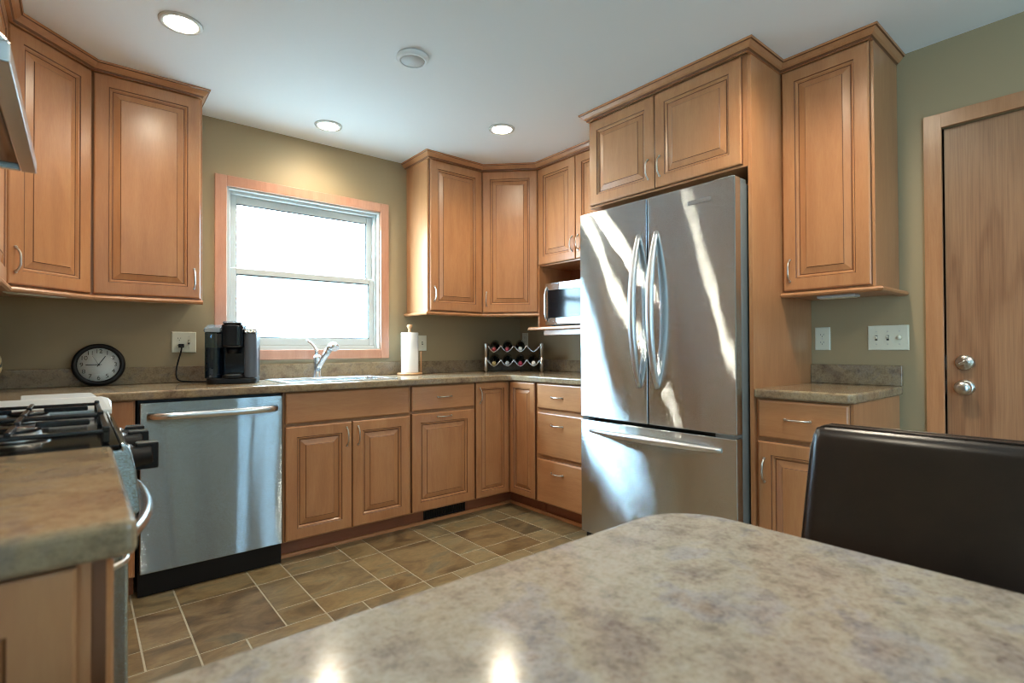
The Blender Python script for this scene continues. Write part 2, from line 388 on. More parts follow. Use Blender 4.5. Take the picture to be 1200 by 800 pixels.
m = MB().box(WX0-0.001, WX0+0.011, YW, d0, WZ0, WZ1).box(WX1-0.011, WX1+0.001, YW, d0, WZ0, WZ1).box(WX0+0.011, WX1-0.011, YW, d0, WZ0, WZ0+0.011).box(WX0+0.011, WX1-0.011, YW, d0, WZ1-0.011, WZ1)
obj('jamb_lining', m, WHITE, win)

# hinged door on the right wall
dr = struct('door_1', MB().box(XW+0.012, XW+0.05, DY0+0.004, DY1-0.004, 0.006, DZ-0.004), OAK)
for zk, deadbolt in ((0.922, False), (1.028, True)):
    c = (XW+0.012, DY1-0.066, zk)
    if deadbolt:
        k = obj('deadbolt', MB().lathe([(0.001, 0), (0.032, 0), (0.032, 0.010), (0.027, 0.017), (0.012, 0.018), (0.012, 0.022), (0.001, 0.022)], c, (-1, 0, 0)), NICKEL, dr)
        obj('thumb_turn', MB().box(XW+0.012-0.042, XW+0.012-0.022, c[1]-0.018, c[1]+0.018, zk-0.006, zk+0.006).xf(Matrix.Translation(Vector(c)) @ Matrix.Rotation(-0.5, 4, 'X') @ Matrix.Translation(-Vector(c))), NICKEL, k, bevel=0.003)
    else:
        k = obj('door_knob', MB().lathe([(0.001, 0), (0.033, 0), (0.033, 0.006), (0.026, 0.011), (0.012, 0.014), (0.012, 0.030), (0.022, 0.034), (0.029, 0.046), (0.0295, 0.056), (0.024, 0.066), (0.010, 0.070), (0.001, 0.070)], c, (-1, 0, 0)), NICKEL, dr)
for zs in (0.922, 1.028): obj('strike_plate', MB().box(XW+0.006, XW+0.0115, DY1-0.0035, DY1-0.001, zs-0.03, zs+0.03), SLOT, dr)
m = MB(); cw = 0.062; x0, x1 = XW-0.017, XW
m.box(x0, x1, DY1, DY1+cw, 0, DZ+cw); m.box(x0, x1, DY0-cw, DY0, 0, DZ+cw); m.box(x0, x1, DY0, DY1, DZ, DZ+cw)
m.box(XW, XW+0.1, DY1, DY1+0.001, 0, DZ); struct('trim_1', m, OAKC, bevel=0.006)
struct('baseboard_right', MB().box(XW-0.013, XW, 0.634, 0.73, 0, 0.085), OAKC, bevel=0.004)

# ------------------------------------------------------------------ cabinet builder
DOOR_RINGS = [(0, 0, 0), (0, -0.015, 1), (0.003, -0.0185, 0), (0.007, -0.020, 0), (0.056, -0.020, 0), (0.0595, -0.0160, 1), (0.064, -0.0160, 0), (0.070, -0.0085, 0), (0.0745, -0.0085, 1), (0.101, -0.0160, 0), (0.1035, -0.0185, 1)]
SLAB_RINGS = [(0, 0, 0), (0, -0.013, 1), (0.004, -0.0175, 0), (0.009, -0.020, 0)]
def pull(vertical, parent, x, z, L=0.10):
    t = []
    for i in range(13):
        u = -1+i/6; y = -0.020-0.025*(1-abs(u)**3.2)
        t.append((0, y, u*L/2) if vertical else (u*L/2, y, 0))
    m = MB().tube(t, [0.0048 if i in (0, 12) else 0.0042 for i in range(13)], 8, up=(1, 0, 0) if vertical else (0, 0, 1))
    for e in (-1, 1):
        p = (0, -0.0195, e*L/2) if vertical else (e*L/2, -0.0195, 0)
        m.lathe([(0.006, 0), (0.006, 0.004), (0.0045, 0.008)], p, (0, -1, 0), 10)
    m.xf(Matrix.Translation((x, 0, z)))
    return obj('handle', m, NICKEL, parent)
def front(parent, kind, x, z, w, h, handle=None, name=None):
    """one door or drawer front in cabinet space, left bottom corner x,z; handle = (x, z, vertical)"""
    if kind == 'door':
        k = 1.0 if w > 0.31 else 0.72
        m = MB().panel(w, h, [(d*k if d > 0.01 else d, y, mi) for d, y, mi in DOOR_RINGS], x, z); mt = WOODV
    else: m = MB().panel(w, h, SLAB_RINGS, x, z); mt = WOODH
    o = obj(name or kind, m, [mt, GLAZE], parent)
    if handle: pull(handle[2], o, handle[0], handle[1])
    return o
def base_cab(label, loc, rotz, w, depth=0.585, group='base cabinets', toe=0.085, left=None):
    t = thing('base_cabinet', label, 'cabinet', loc, rotz, group)
    obj('body', MB().box(0, w, 0, depth, 0.10, 0.874), WOODV, t)
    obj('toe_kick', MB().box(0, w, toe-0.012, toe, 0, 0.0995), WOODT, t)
    return t
def wall_cab(label, loc, rotz, w, h, depth, group='wall cabinets', body=None):
    t = thing('wall_cabinet', label, 'cabinet', loc, rotz, group)
    obj('body', body or MB().box(0, w, 0, depth, 0, h), WOODV, t, bevel=0.0015)
    return t
ZB, ZT = 0.108, 0.870          # base fronts
UB, UT = 1.352, 2.412          # wall cabinet bodies
DB, DT = 1.361, 2.397          # wall cabinet doors
BY = YD+0.020; BX = XD+0.020   # face frame planes
# --- back run
def sink_base():
    t = base_cab('maple sink base under the window with two doors and a wide blank front', (0.812, BY, 0), 0, 0.728)
    bd = t.children[0]; bd.data = mesh('body', MB().box(0, 0.018, 0, 0.585, 0.10, 0.874).box(0.71, 0.728, 0, 0.585, 0.10, 0.874).box(0.018, 0.71, 0.567, 0.585, 0.10, 0.874).box(0.018, 0.71, 0, 0.567, 0.10, 0.118).box(0.018, 0.71, 0, 0.018, 0.118, 0.874), WOODV)
    front(t, 'false', 0.009, 0.709, 0.711, 0.164, name='false_front')
    wd = 0.353
    front(t, 'door', 0.009, ZB, wd, 0.587, (0.009+wd-0.030, 0.615, True)); front(t, 'door', 0.009+wd+0.005, ZB, wd, 0.587, (0.009+wd+0.005+0.030, 0.615, True))
sink_base()
t = base_cab('maple base cabinet with one drawer over a pull-out door, right of the sink base', (1.5405, BY, 0), 0, 0.4725)
front(t, 'drawer', 0.008, 0.718, 0.457, 0.152, (0.236, 0.797, False)); front(t, 'door', 0.008, ZB, 0.457, 0.594, (0.236, 0.675, False))
# corner with the two folding doors
t = thing('base_cabinet', 'maple corner base cabinet with two narrow doors meeting at the inside corner', 'cabinet', (2.0135, BY, 0), 0, 'base cabinets')
xo, yo = 2.0135, BY
m = MB(); poly = [(2.0135, BY), (BX, BY), (BX, 2.5555), (XW-0.002, 2.5555), (XW-0.002, YW-0.002), (2.0135, YW-0.002)]
obj('body', m.prism([(x-xo, y-yo) for x, y in poly], 0.10, 0.874), WOODV, t)
front(t, 'door', 0.007, ZB, 2.296-2.0205, ZT-ZB, (0.007+0.030, 0.785, True))
d = front(t, 'door', 0, ZB, 2.822-2.566, ZT-ZB); d.location = (BX-xo, 2.822-yo, 0); d.rotation_euler = (0, 0, -PI/2)
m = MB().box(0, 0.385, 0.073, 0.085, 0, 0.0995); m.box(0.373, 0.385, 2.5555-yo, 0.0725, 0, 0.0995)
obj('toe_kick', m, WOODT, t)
# three drawers by the refrigerator
t = base_cab('maple three-drawer base cabinet between the corner cabinet and the refrigerator', (BX, 2.555, 0), -PI/2, 0.485)
for z, h in ((0.709, 0.161), (0.409, 0.277), (ZB, 0.278)): front(t, 'drawer', 0.013, z, 0.465, h, (0.200, z+h-0.082 if h < 0.2 else z+h-0.075, False))
# small base right of the refrigerator
t = base_cab('maple base cabinet right of the refrigerator with one drawer and one door', (BX, 1.112, 0), -PI/2, 0.378)
front(t, 'drawer', 0.012, 0.704, 0.356, 0.165, (0.178, 0.792, False)); front(t, 'door', 0.012, ZB, 0.356, 0.581, (0.012+0.028, 0.565, True))
# left run: near base with its finished end, and the blind corner base
t = base_cab('near maple base cabinet on the left with framed end panel, before the range', (LX-0.020, 0.722, 0), PI/2, 0.530, 0.578)
for z, h in ((0.709, 0.161), (0.409, 0.277), (ZB, 0.278)): front(t, 'drawer', 0.008, z, 0.514, h, (0.257, z+h*0.5, False))
e = MB().panel(0.560, 0.764, [(0, 0, 0), (0, -0.016, 0), (0.003, -0.018, 0), (0.052, -0.018, 0), (0.055, -0.0155, 1), (0.060, -0.0085, 0)])
o = obj('end_panel', e, [WOODV, GLAZE], t); o.location = (-0.0005, 0.572, 0.108); o.rotation_euler = (0, 0, -PI/2)
xo, yo = LX-0.020, 2.030
t = thing('base_cabinet', 'maple blind corner base between the range and the dishwasher', 'cabinet', (xo, yo, 0), 0, 'base cabinets')
poly = [(LX-0.020, 2.030), (LX-0.020, BY), (0.192, BY), (0.192, YW-0.002), (XL+0.002, YW-0.002), (XL+0.002, 2.030)]
obj('body', MB().prism([(x-xo, y-yo) for x, y in poly], 0.10, 0.874), WOODV, t)
obj('stile', MB().box(0.012, 0.172, BY-0.018-yo, BY-yo-0.0005, 0.108, 0.872), WOODV, t, bevel=0.002)
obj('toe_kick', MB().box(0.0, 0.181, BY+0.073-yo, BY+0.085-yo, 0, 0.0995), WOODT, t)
# shoe moulding along the toe boards
shoe = [(0, 0), (0.016, 0), (0.015, 0.008), (0.009, 0.015), (0, 0.018)]
struct('trim_2', MB().sweep([(0.815, BY+0.0725), (2.398-0.0125+0.0005, BY+0.0725), (2.398-0.0125+0.0005, 2.075)], shoe), WOODH)

# --- wall cabinets, back left
UY, UX = 3.118+0.020, 2.578+0.020      # body front planes of the wall cabinets
t = wall_cab('maple wall cabinet left of the window with a single tall door', (0.038, UY, UB), 0, 0.455, UT-UB, YW-UY-0.002)
front(t, 'door', 0.011, DB-UB, 0.434, DT-DB, (0.011+0.434-0.028, 1.48-UB-0.02, True))
# diagonal corner cabinets: body polygon in world, root on the diagonal's left front corner
def diag(label, p0, p1, others, handle_left):
    p0, p1 = Vector(p0), Vector(p1); d = p1-p0; rz = math.atan2(d.y, d.x); w = d.length
    t = thing('wall_cabinet', label, 'cabinet', (p0.x, p0.y, UB), rz, 'wall cabinets')
    inv = Matrix.Rotation(-rz, 2)
    poly = [tuple(inv @ (Vector(q)-p0)) for q in [p0, p1]+others]
    obj('body', MB().prism(poly, 0, UT-UB), WOODV, t, bevel=0.0015)
    front(t, 'door', 0.012, DB-UB, w-0.024, DT-DB, ((0.012+0.028) if handle_left else w-0.04, 1.46-UB, True))
    return t
LU = XL+0.332                         # body front plane on the left wall
diag('maple diagonal corner wall cabinet at the left edge, beside the hood', (LU, UY-(0.0375-LU)), (0.0375, UY), [(0.0375, YW-0.002), (XL+0.002, YW-0.002), (XL+0.002, UY-(0.0375-LU))], True)
DLY = UY-(0.0375-LU)
t = wall_cab('maple wall cabinet on the left wall, between diagonal corner cabinet and hood', (LU, 2.030, UB), PI/2, DLY-2.0305, UT-UB, LU-XL-0.002)
wd = (DLY-2.0305-0.025)/2
for i in (0, 1): front(t, 'door', 0.010+i*(wd+0.005), DB-UB, wd, DT-DB, (0.04, 0.12, True) if i == 0 else None)
t = wall_cab('short maple wall cabinet above the range hood', (LU, 1.262, 1.765), PI/2, 0.7675, UT-1.765, LU-XL-0.002)
for i in (0, 1): front(t, 'door', 0.010+i*0.376, 0.010, 0.371, DT-1.775, (0.351 if i == 0 else 0.416, 0.10, True))
# --- wall cabinets, back right
t = wall_cab('maple wall cabinet right of the window with a single tall door', (1.838, UY, UB), 0, 0.4575, UT-UB, YW-UY-0.002)
front(t, 'door', 0.014, DB-UB, 0.434, DT-DB, (0.014+0.030, 1.475-UB, True))
dl = 2.296; dy = UY-(UX-dl)
diag('maple diagonal corner wall cabinet above the wine rack', (dl, UY), (UX, dy), [(XW-0.002, dy), (XW-0.002, YW-0.002), (dl, YW-0.002)], True)
t = wall_cab('shorter maple wall cabinet with two doors above the microwave', (UX, dy-0.0005, 1.690), -PI/2, dy-0.0005-2.075, UT-1.690, XW-UX-0.002)
wd = (dy-2.075-0.02)/2
front(t, 'door', 0.006, 0.010, wd, DT-1.700, (0.006+wd-0.025, 0.115, True)); front(t, 'door', 0.011+wd, 0.010, wd, DT-1.700, (0.011+wd+0.025, 0.115, True))
obj('side_panel', MB().box(0, 0.016, -0.015, XW-UX-0.002, 1.245-1.690, -0.0005), WOODV, t)
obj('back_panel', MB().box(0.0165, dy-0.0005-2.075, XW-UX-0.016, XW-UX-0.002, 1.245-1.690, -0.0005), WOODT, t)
m = MB().prism(rrect(0, 0.735, 0, XW-2.455-0.002, 0.02), 0, 0.020)
m.v = [(x-0.135, y, z) for x, y, z in m.v]
sh = thing('wall_shelf', 'thin maple shelf holding up the microwave', 'shelf', (2.455, 2.68, 1.2245), -PI/2)
obj('board', m, WOODH, sh, bevel=0.004); obj('apron', MB().box(-0.02, 0.58, 0.06, 0.078, -0.036, -0.0005), WOODH, sh)
# --- refrigerator surround
FX = 2.275+0.020
t = thing('wall_cabinet', 'deep maple cabinet with two doors above the refrigerator, with tall side panel', 'cabinet', (FX, 2.068, 1.905), -PI/2, 'wall cabinets')
obj('body', MB().box(0, 0.938, 0, XW-FX-0.002, 0, UT-1.905), WOODV, t)
front(t, 'door', 0.015, 0.010, 0.442, DT-1.915, (0.015+0.442-0.035, 0.115, True)); front(t, 'door', 0.462, 0.010, 0.456, DT-1.915, (0.462+0.030, 0.115, True))
obj('side_panel', MB().box(0.9385, 0.9555, 0, XW-FX-0.002, -1.905, UT-1.905), WOODV, t)
obj('side_panel', MB().box(-0.001, 0.0145, 0.08, XW-FX-0.002, -1.905, -0.0005), WOODV, t)
t = wall_cab('maple wall cabinet right of the refrigerator with a single narrow door', (UX, 1.1115, UB), -PI/2, 0.378, UT-UB, XW-UX-0.002)
front(t, 'door', 0.008, DB-UB, 0.358, DT-DB, (0.008+0.030, 1.485-UB-0.03, True))
# crown and light rail mouldings
crown = [(-0.002, 2.398), (0.012, 2.398), (0.013, 2.404), (0.018, 2.407), (0.026, 2.413), (0.034, 2.424), (0.037, 2.428), (0.043, 2.430), (0.045, 2.4385), (-0.002, 2.4385)]
crownf = [(o+0.021, z) for o, z in crown]
rail = [(0.0, 1.330), (0.024, 1.330), (0.033, 1.334), (0.036, 1.341), (0.033, 1.348), (0.024, 1.3515), (0.0, 1.3515)]
def molding(name, label, path, prof, mat=WOODH, cat='molding', group=None, glz=0):
    return tag(obj(name, MB().sweep(path, prof, glz), [mat, GLAZE]), label, cat, group)
G = 'crown mouldings under the ceiling'
molding('crown_molding', 'stepped maple crown over the wall cabinets left of the window', [(LU, 1.262), (LU, DLY), (0.0375, UY), (0.456, UY), (0.456, YW-0.001)], crownf, WOODH, group=G, glz={1: 1, 2: 1, 6: 1})
molding('crown_molding', 'stepped maple crown over the cabinets between window and refrigerator', [(1.860, YW-0.001), (1.860, UY), (dl, UY), (UX, dy), (UX, 2.092)], crownf, WOODH, group=G, glz={1: 1, 2: 1, 6: 1})
molding('crown_molding', 'stepped maple crown over the refrigerator cabinet and the narrow cabinet beside it', [(UX, 2.022), (FX-0.008, 2.022), (FX-0.008, 1.138), (UX, 1.138), (UX, 0.766), (XW-0.001, 0.766)], crownf, WOODH, group=G, glz={1: 1, 2: 1, 6: 1})
G = 'rounded light rails under wall cabinets'
molding('light_rail', 'rounded maple rail along the bottom of the cabinets left of the window', [(LU, 2.035), (LU, DLY), (0.0375, UY), (0.493, UY)], rail, group=G)
molding('light_rail', 'rounded maple rail along the bottom of the cabinets above the wine rack', [(1.838, YW-0.002), (1.838, UY), (dl, UY), (UX, dy)], [(o-0.012 if o > 0 else o, z) for o, z in rail], group=G)
molding('light_rail', 'rounded maple rail under the narrow cabinet right of the refrigerator', [(UX, 1.1115), (UX, 0.733), (XW-0.001, 0.733)], rail, group=G)
obj('bottom_board', MB().box(UX+0.0005, XW-0.002, 0.7335, 1.111, 1.338, 1.3515), WOODH, bpy.data.objects['light_rail.002'])

# ------------------------------------------------------------------ countertops
SX0, SX1, SY0, SY1 = 0.868, 1.484, 2.925, 3.335     # sink cut-out
def counter(name, label, polys, splash, ends=None):
    t = thing(name, label, 'countertop', (0, 0, 0), 0, 'laminate countertops')
    m = MB()
    for p in polys: m.prism(p, CT-0.040, CT)
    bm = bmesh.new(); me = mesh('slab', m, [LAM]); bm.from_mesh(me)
    bmesh.ops.remove_doubles(bm, verts=bm.verts, dist=1e-4); bm.to_mesh(me); bm.free()
    o = bpy.data.objects.new('slab', me); C.objects.link(o); o.parent = t
    b = o.modifiers.new('edge', 'BEVEL'); b.width = 0.010; b.segments = 4; b.limit_method = 'ANGLE'; b.angle_limit = 0.6
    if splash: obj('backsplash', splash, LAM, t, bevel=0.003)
    return t
def slab_with_hole():
    # one skin: outer L outline and the rectangular sink hole
    E = 0.002
    outer = [(LX+0.019, 2.027), (LX+0.019, YO-0.02), (LX+0.039, YO), (XO-0.02, YO), (XO, YO-0.02), (XO, 2.078), (XW-E, 2.078), (XW-E, YW-E), (XL+E, YW-E), (XL+E, 2.027)]
    bm = bmesh.new()
    ov = [bm.verts.new((x, y, CT)) for x, y in outer]; hv = [bm.verts.new((x, y, CT)) for x, y in ((SX0, SY0), (SX1, SY0), (SX1, SY1), (SX0, SY1))]
    ed = [bm.edges.new((ov[i], ov[(i+1) % len(ov)])) for i in range(len(ov))]+[bm.edges.new((hv[i], hv[(i+1) % 4])) for i in range(4)]
    bmesh.ops.triangle_fill(bm, use_beauty=True, use_dissolve=False, edges=ed)
    for f in list(bm.faces):
        c = f.calc_center_median()
        if SX0 < c.x < SX1 and SY0 < c.y < SY1: bm.faces.remove(f)
    r = bmesh.ops.extrude_face_region(bm, geom=list(bm.faces))
    bmesh.ops.translate(bm, vec=(0, 0, -0.040), verts=[v for v in r['geom'] if isinstance(v, bmesh.types.BMVert)])
    bmesh.ops.recalc_face_normals(bm, faces=bm.faces)
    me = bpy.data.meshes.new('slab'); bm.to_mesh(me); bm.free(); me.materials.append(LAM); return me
t = thing('countertop', 'long L-shaped brown laminate countertop along the window wall, with backsplash', 'countertop', (0, 0, 0), 0, 'laminate countertops')
o = bpy.data.objects.new('slab', slab_with_hole()); C.objects.link(o); o.parent = t
b = o.modifiers.new('edge', 'BEVEL'); b.width = 0.009; b.segments = 3; b.limit_method = 'ANGLE'; b.angle_limit = 0.6
m = MB().box(XL+0.022, XW-0.022, YW-0.022, YW-0.001, CT, 1.006).box(XL+0.001, XL+0.022, 2.03, YW-0.001, CT, 1.006).box(XW-0.022, XW-0.001, 2.08, YW-0.001, CT, 1.006)
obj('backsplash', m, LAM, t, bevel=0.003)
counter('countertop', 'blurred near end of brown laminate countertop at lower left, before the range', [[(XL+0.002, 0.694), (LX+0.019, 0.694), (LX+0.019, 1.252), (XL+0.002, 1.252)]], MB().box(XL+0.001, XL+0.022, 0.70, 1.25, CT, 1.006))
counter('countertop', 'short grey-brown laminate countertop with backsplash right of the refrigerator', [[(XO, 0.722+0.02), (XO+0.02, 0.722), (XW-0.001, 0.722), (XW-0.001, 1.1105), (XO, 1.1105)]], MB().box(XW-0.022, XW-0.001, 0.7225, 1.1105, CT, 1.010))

# ------------------------------------------------------------------ appliances
def refrigerator():
    t = thing('refrigerator', 'tall stainless french-door refrigerator with bottom freezer drawer', 'refrigerator', (2.19, 2.052, 0), -PI/2)
    w = 0.914
    obj('body', MB().box(0.006, w-0.004, 0.064, XW-2.19-0.03, 0.020, 1.828), GREYM, t, bevel=0.004)
    obj('gasket', MB().box(0.016, w-0.016, 0.0545, 0.0635, 0.075, 1.820), SLOT, t)
    obj('kick_grille', MB().box(0.015, w-0.015, 0.030, 0.0635, 0.018, 0.066), BLACK, t)
    def door(x0, x1, z0, z1):
        # slightly bowed front, rounded vertical edges
        n = 12; P = []
        for i in range(n+1):
            u = i/n; P.append((x0+(x1-x0)*u, 0.0018*(2*u-1)**2))
        poly = P+[(x1, 0.054), (x0, 0.054)]
        o = MB().prism(poly, z0, z1); return obj('door', o, STEEL, t, bevel=0.005, seg=3)
    dl = door(0.0, 0.453, 0.714, 1.846); d2 = door(0.459, w, 0.714, 1.846); fz = door(0.0, w, 0.072, 0.698)
    fz.name = 'freezer_drawer'; 
    for d, x in ((dl, 0.453-0.048), (d2, 0.459+0.052)):
        p = []; rr = []
        for i in range(25):
            u = -1+i/12; p.append((x, -0.060*(1-abs(u)**2.2)+0.002, 1.283+u*0.385)); rr.append(0.0100+0.0075*(1-u*u))
        obj('handle', MB().tube(p, rr, 14, flat=1.25, up=(1, 0, 0)), SATIN, d)
    p = []; rr = []
    for i in range(25):
        u = -1+i/12; p.append((0.457+u*0.385, -0.055*(1-abs(u)**2.2)+0.003, 0.640+0.006*(1-u*u))); rr.append(0.010+0.008*(1-u*u))
    obj('handle', MB().tube(p, rr, 14, flat=1.0, up=(0, 0, 1)), SATIN, fz)
    for x in (0.06, w-0.06): obj('hinge_cover', MB().box(x-0.045, x+0.045, 0.02, 0.14, 1.8285, 1.855), GREYM, t, bevel=0.006)
    b = obj('badge', MB().box(w-0.225, w-0.110, 0.0, 0.004, 1.757, 1.778), BADGE, d2, bevel=0.002)
    b.location.y = -0.0015
    for xa, xb in ((0.015, 0.06), (w-0.10, w-0.012)): obj('center_hinge', MB().box(xa, xb, 0.004, 0.07, 0.699, 0.713), GREYM, t)
refrigerator()

def dishwasher():
    t = thing('dishwasher', 'stainless dishwasher with bar handle between corner base and sink base', 'dishwasher', (0.200, YD-0.004, 0))
    w = 0.609
    obj('tub', MB().box(0.002, w-0.002, 0.046, 0.57, 0.02, 0.872), BLACK, t)
    obj('toe_panel', MB().box(0.003, w-0.003, 0.030, 0.0455, 0.003, 0.112), BLACK, t)
    n = 14; P = [(0.008+(w-0.013)*i/n, 0.002*(2*i/n-1)**2) for i in range(n+1)]
    d = obj('door', MB().prism(P+[(w-0.005, 0.045), (0.008, 0.045)], 0.108, 0.862), STEELD, t, bevel=0.004, seg=3)
    p = []
    for i in range(21):
        u = -1+i/10; p.append((w/2+0.002+u*0.268, -0.036*(1-abs(u)**7)-0.003-0.006*(1-u*u), 0.800))
    obj('handle', MB().tube(p, [0.011]*21, 12, flat=1.5, up=(0, 0, 1)).xf(Matrix.Identity(4)), CHROME, d)
dishwasher()

def microwave():
    t = thing('microwave', 'stainless microwave with dark glass door on the shelf left of refrigerator', 'microwave', (2.505, 2.676, 1.246), -PI/2)
    w, h, d = 0.510, 0.300, 0.385
    obj('body', MB().box(0, w, 0.022, d, 0.008, h), GREYM, t, bevel=0.004)
    dr = obj('door', MB().box(0.0, 0.395, 0, 0.0215, 0.012, h-0.002), STEEL, t, bevel=0.004)
    obj('window', MB().box(0.030, 0.385, -0.002, 0.004, 0.058, h-0.050), GLOSSB, dr, bevel=0.001)
    p = [(0.016, -0.016*(1-abs(-1+i/6)**6)-0.001, 0.155+(-1+i/6)*0.118) for i in range(13)]
    obj('handle', MB().tube(p, 0.007, 8, up=(1, 0, 0)), CHROME, dr)
    obj('control_panel', MB().box(0.396, w, 0.002, 0.0215, 0.012, h-0.002), STEEL, t, bevel=0.003)
    m = MB()
    for i in range(3):
        for j in range(5): m.box(0.415+i*0.028, 0.437+i*0.028, 0.0, 0.003, 0.05+j*0.03, 0.07+j*0.03)
    obj('keypad', m, SLOT, t)
    for x in (0.03, w-0.03):
        for y in (0.05, d-0.04): obj('foot', MB().lathe([(0.012, 0), (0.012, 0.008)], (x, y, 0), n=12), BLACK, t)
microwave()

def gas_range():
    Y0, w = 1.258, 0.762
    t = thing('gas_range', 'stainless slide-in gas range with black cooktop at the left edge', 'range', (LX, Y0, 0), PI/2)
    # local: x along the wall (away from camera), -y towards the aisle
    dp = LX-XL-0.01
    obj('body', MB().box(0.002, w-0.002, 0, dp, 0.03, 0.905), STEEL, t, bevel=0.003)
    # cooktop: black well with raised stainless rim
    m = MB().prism([(0.001, -0.030), (w-0.035, -0.030), (w-0.035, dp), (0.001, dp)], 0.9055, 0.915)
    ck = obj('cooktop', m, GLOSSB, t, bevel=0.002)
    def rim(x0, x1):
        # rolled side rim running front to back, lower at the front
        m = MB(); n0 = [(x0, 0.9200), (x0+0.030, 0.957), (x1, 0.957), (x1, 0.9055), (x0, 0.9055)]
        for y, dz in ((-0.046, -0.016), (-0.038, -0.006), (-0.022, 0.0), (dp, 0.0)): m.v += [(x, y, z+(dz if z > 0.92 else 0)) for x, z in n0]
        for k in range(3):
            for j in range(5): m.face([k*5+j, k*5+(j+1) % 5, k*5+5+(j+1) % 5, k*5+5+j])
        m.face([0, 1, 2, 3, 4]); m.face([19, 18, 17, 16, 15]); obj('rim', m, plain('rim_painted_glare', rgb(240, 242, 242), 0.22, 0.25), ck, bevel=0.004, seg=3)  # near-white colour paints the bright reflection on the stainless rim
    rim(w-0.034, w-0.001)
    # curved front control panel
    q = [(-0.031, 0.9050), (-0.031, 0.9180), (-0.040, 0.9150), (-0.048, 0.900), (-0.056, 0.860), (-0.062, 0.800), (-0.062, 0.778), (-0.0005, 0.778), (-0.0005, 0.9050)]
    cp = obj('control_panel', MB().prism(q, 0.001, w-0.035, 'x'), STEEL, t, bevel=0.005, seg=3)
    for x in (0.300, 0.535, 0.655):
        c = (x, -0.058, 0.838)
        k = obj('knob', MB().lathe([(0.030, -0.002), (0.031, 0.004), (0.031, 0.012), (0.027, 0.014), (0.026, 0.046), (0.022, 0.050), (0.001, 0.051)], c, (0, -1, 0.10), 24), BLACK, cp)
        obj('knob_ring', MB().lathe([(0.0315, 0.004), (0.0335, 0.006), (0.0315, 0.0085)], c, (0, -1, 0.10), 24), CHROME, k)
        obj('knob_grip', MB().box(x-0.011, x+0.011, -0.121, -0.074, 0.808, 0.873), BLACK, k, bevel=0.004)
        obj('knob_mark', MB().box(x-0.003, x+0.003, -0.119, -0.076, 0.8732, 0.8752), CHROME, k)
    d = obj('oven_door', MB().box(0.004, w-0.004, -0.045, -0.0005, 0.245, 0.770), STEEL, t, bevel=0.006)
    obj('window', MB().box(0.14, w-0.14, -0.047, -0.040, 0.36, 0.62), GLOSSB, d)
    p = [(w/2+(-1+i/12)*0.335, -0.046-0.052*(1-abs(-1+i/12)**2.6), 0.722) for i in range(25)]
    obj('handle', MB().tube(p, [0.010+0.004*(1-(-1+i/12)**2) for i in range(25)], 12, flat=1.3, up=(0, 0, 1)), CHROME, d)
    m = MB()
    for i in range(4): m.box(0.0025, 0.0045, -0.036, -0.030, 0.735-i*0.016, 0.744-i*0.016)
    obj('side_vents', m, SLOT, d)
    dw = obj('storage_drawer', MB().box(0.004, w-0.004, -0.042, -0.0005, 0.060, 0.238), STEEL, t, bevel=0.006)
    for x in (0.05, w-0.05): obj('foot', MB().box(x-0.02, x+0.02, 0.05, 0.10, 0, 0.0305), BLACK, t)
    # burners and grates
    for bx in (0.20, 0.56):
        for by in (0.13, 0.41):
            bn = obj('burner', MB().lathe([(0.055, 0), (0.055, 0.006), (0.042, 0.008), (0.040, 0.016), (0.001, 0.016)], (bx, by, 0.915), n=28), NICKEL, ck)
            obj('burner_cap', MB().lathe([(0.036, 0), (0.040, 0.003), (0.038, 0.009), (0.001, 0.011)], (bx, by, 0.9312), n=28), IRON, bn)
    for gx0, gx1 in ((0.030, 0.370), (0.380, 0.720)):
        m = MB(); z0, z1 = 0.934, 0.943; y0, y1 = -0.016, 0.535
        for x in (gx0, gx1-0.009): m.box(x, x+0.009, y0, y1, z0, z1)
        for y in (y0, (y0+y1)/2-0.0065, y1-0.009): m.box(gx0+0.009, gx1-0.009, y, y+0.009, z0, z1)
        for cy in (0.13, 0.41):
            cx = (gx0+gx1)/2
            for a in range(4):
                dx, dy = ((1, 0), (-1, 0), (0, 1), (0, -1))[a]
                L0, L1 = 0.030, (0.158 if dx else 0.118)
                if dx: m.box(min(cx+dx*L0, cx+dx*L1), max(cx+dx*L0, cx+dx*L1), cy-0.005, cy+0.005, z0+0.002, z1+0.006)
                else: m.box(cx-0.005, cx+0.005, min(cy+dy*L0, cy+dy*L1), max(cy+dy*L0, cy+dy*L1), z0+0.002, z1+0.006)
        for x in (gx0, gx1-0.016):
            for y in (y0, (y0+y1)/2-0.008, y1-0.016): m.box(x, x+0.012, y, y+0.012, 0.9155, z1+0.006)
        obj('grate', m, IRON, ck, bevel=0.003)
gas_range()

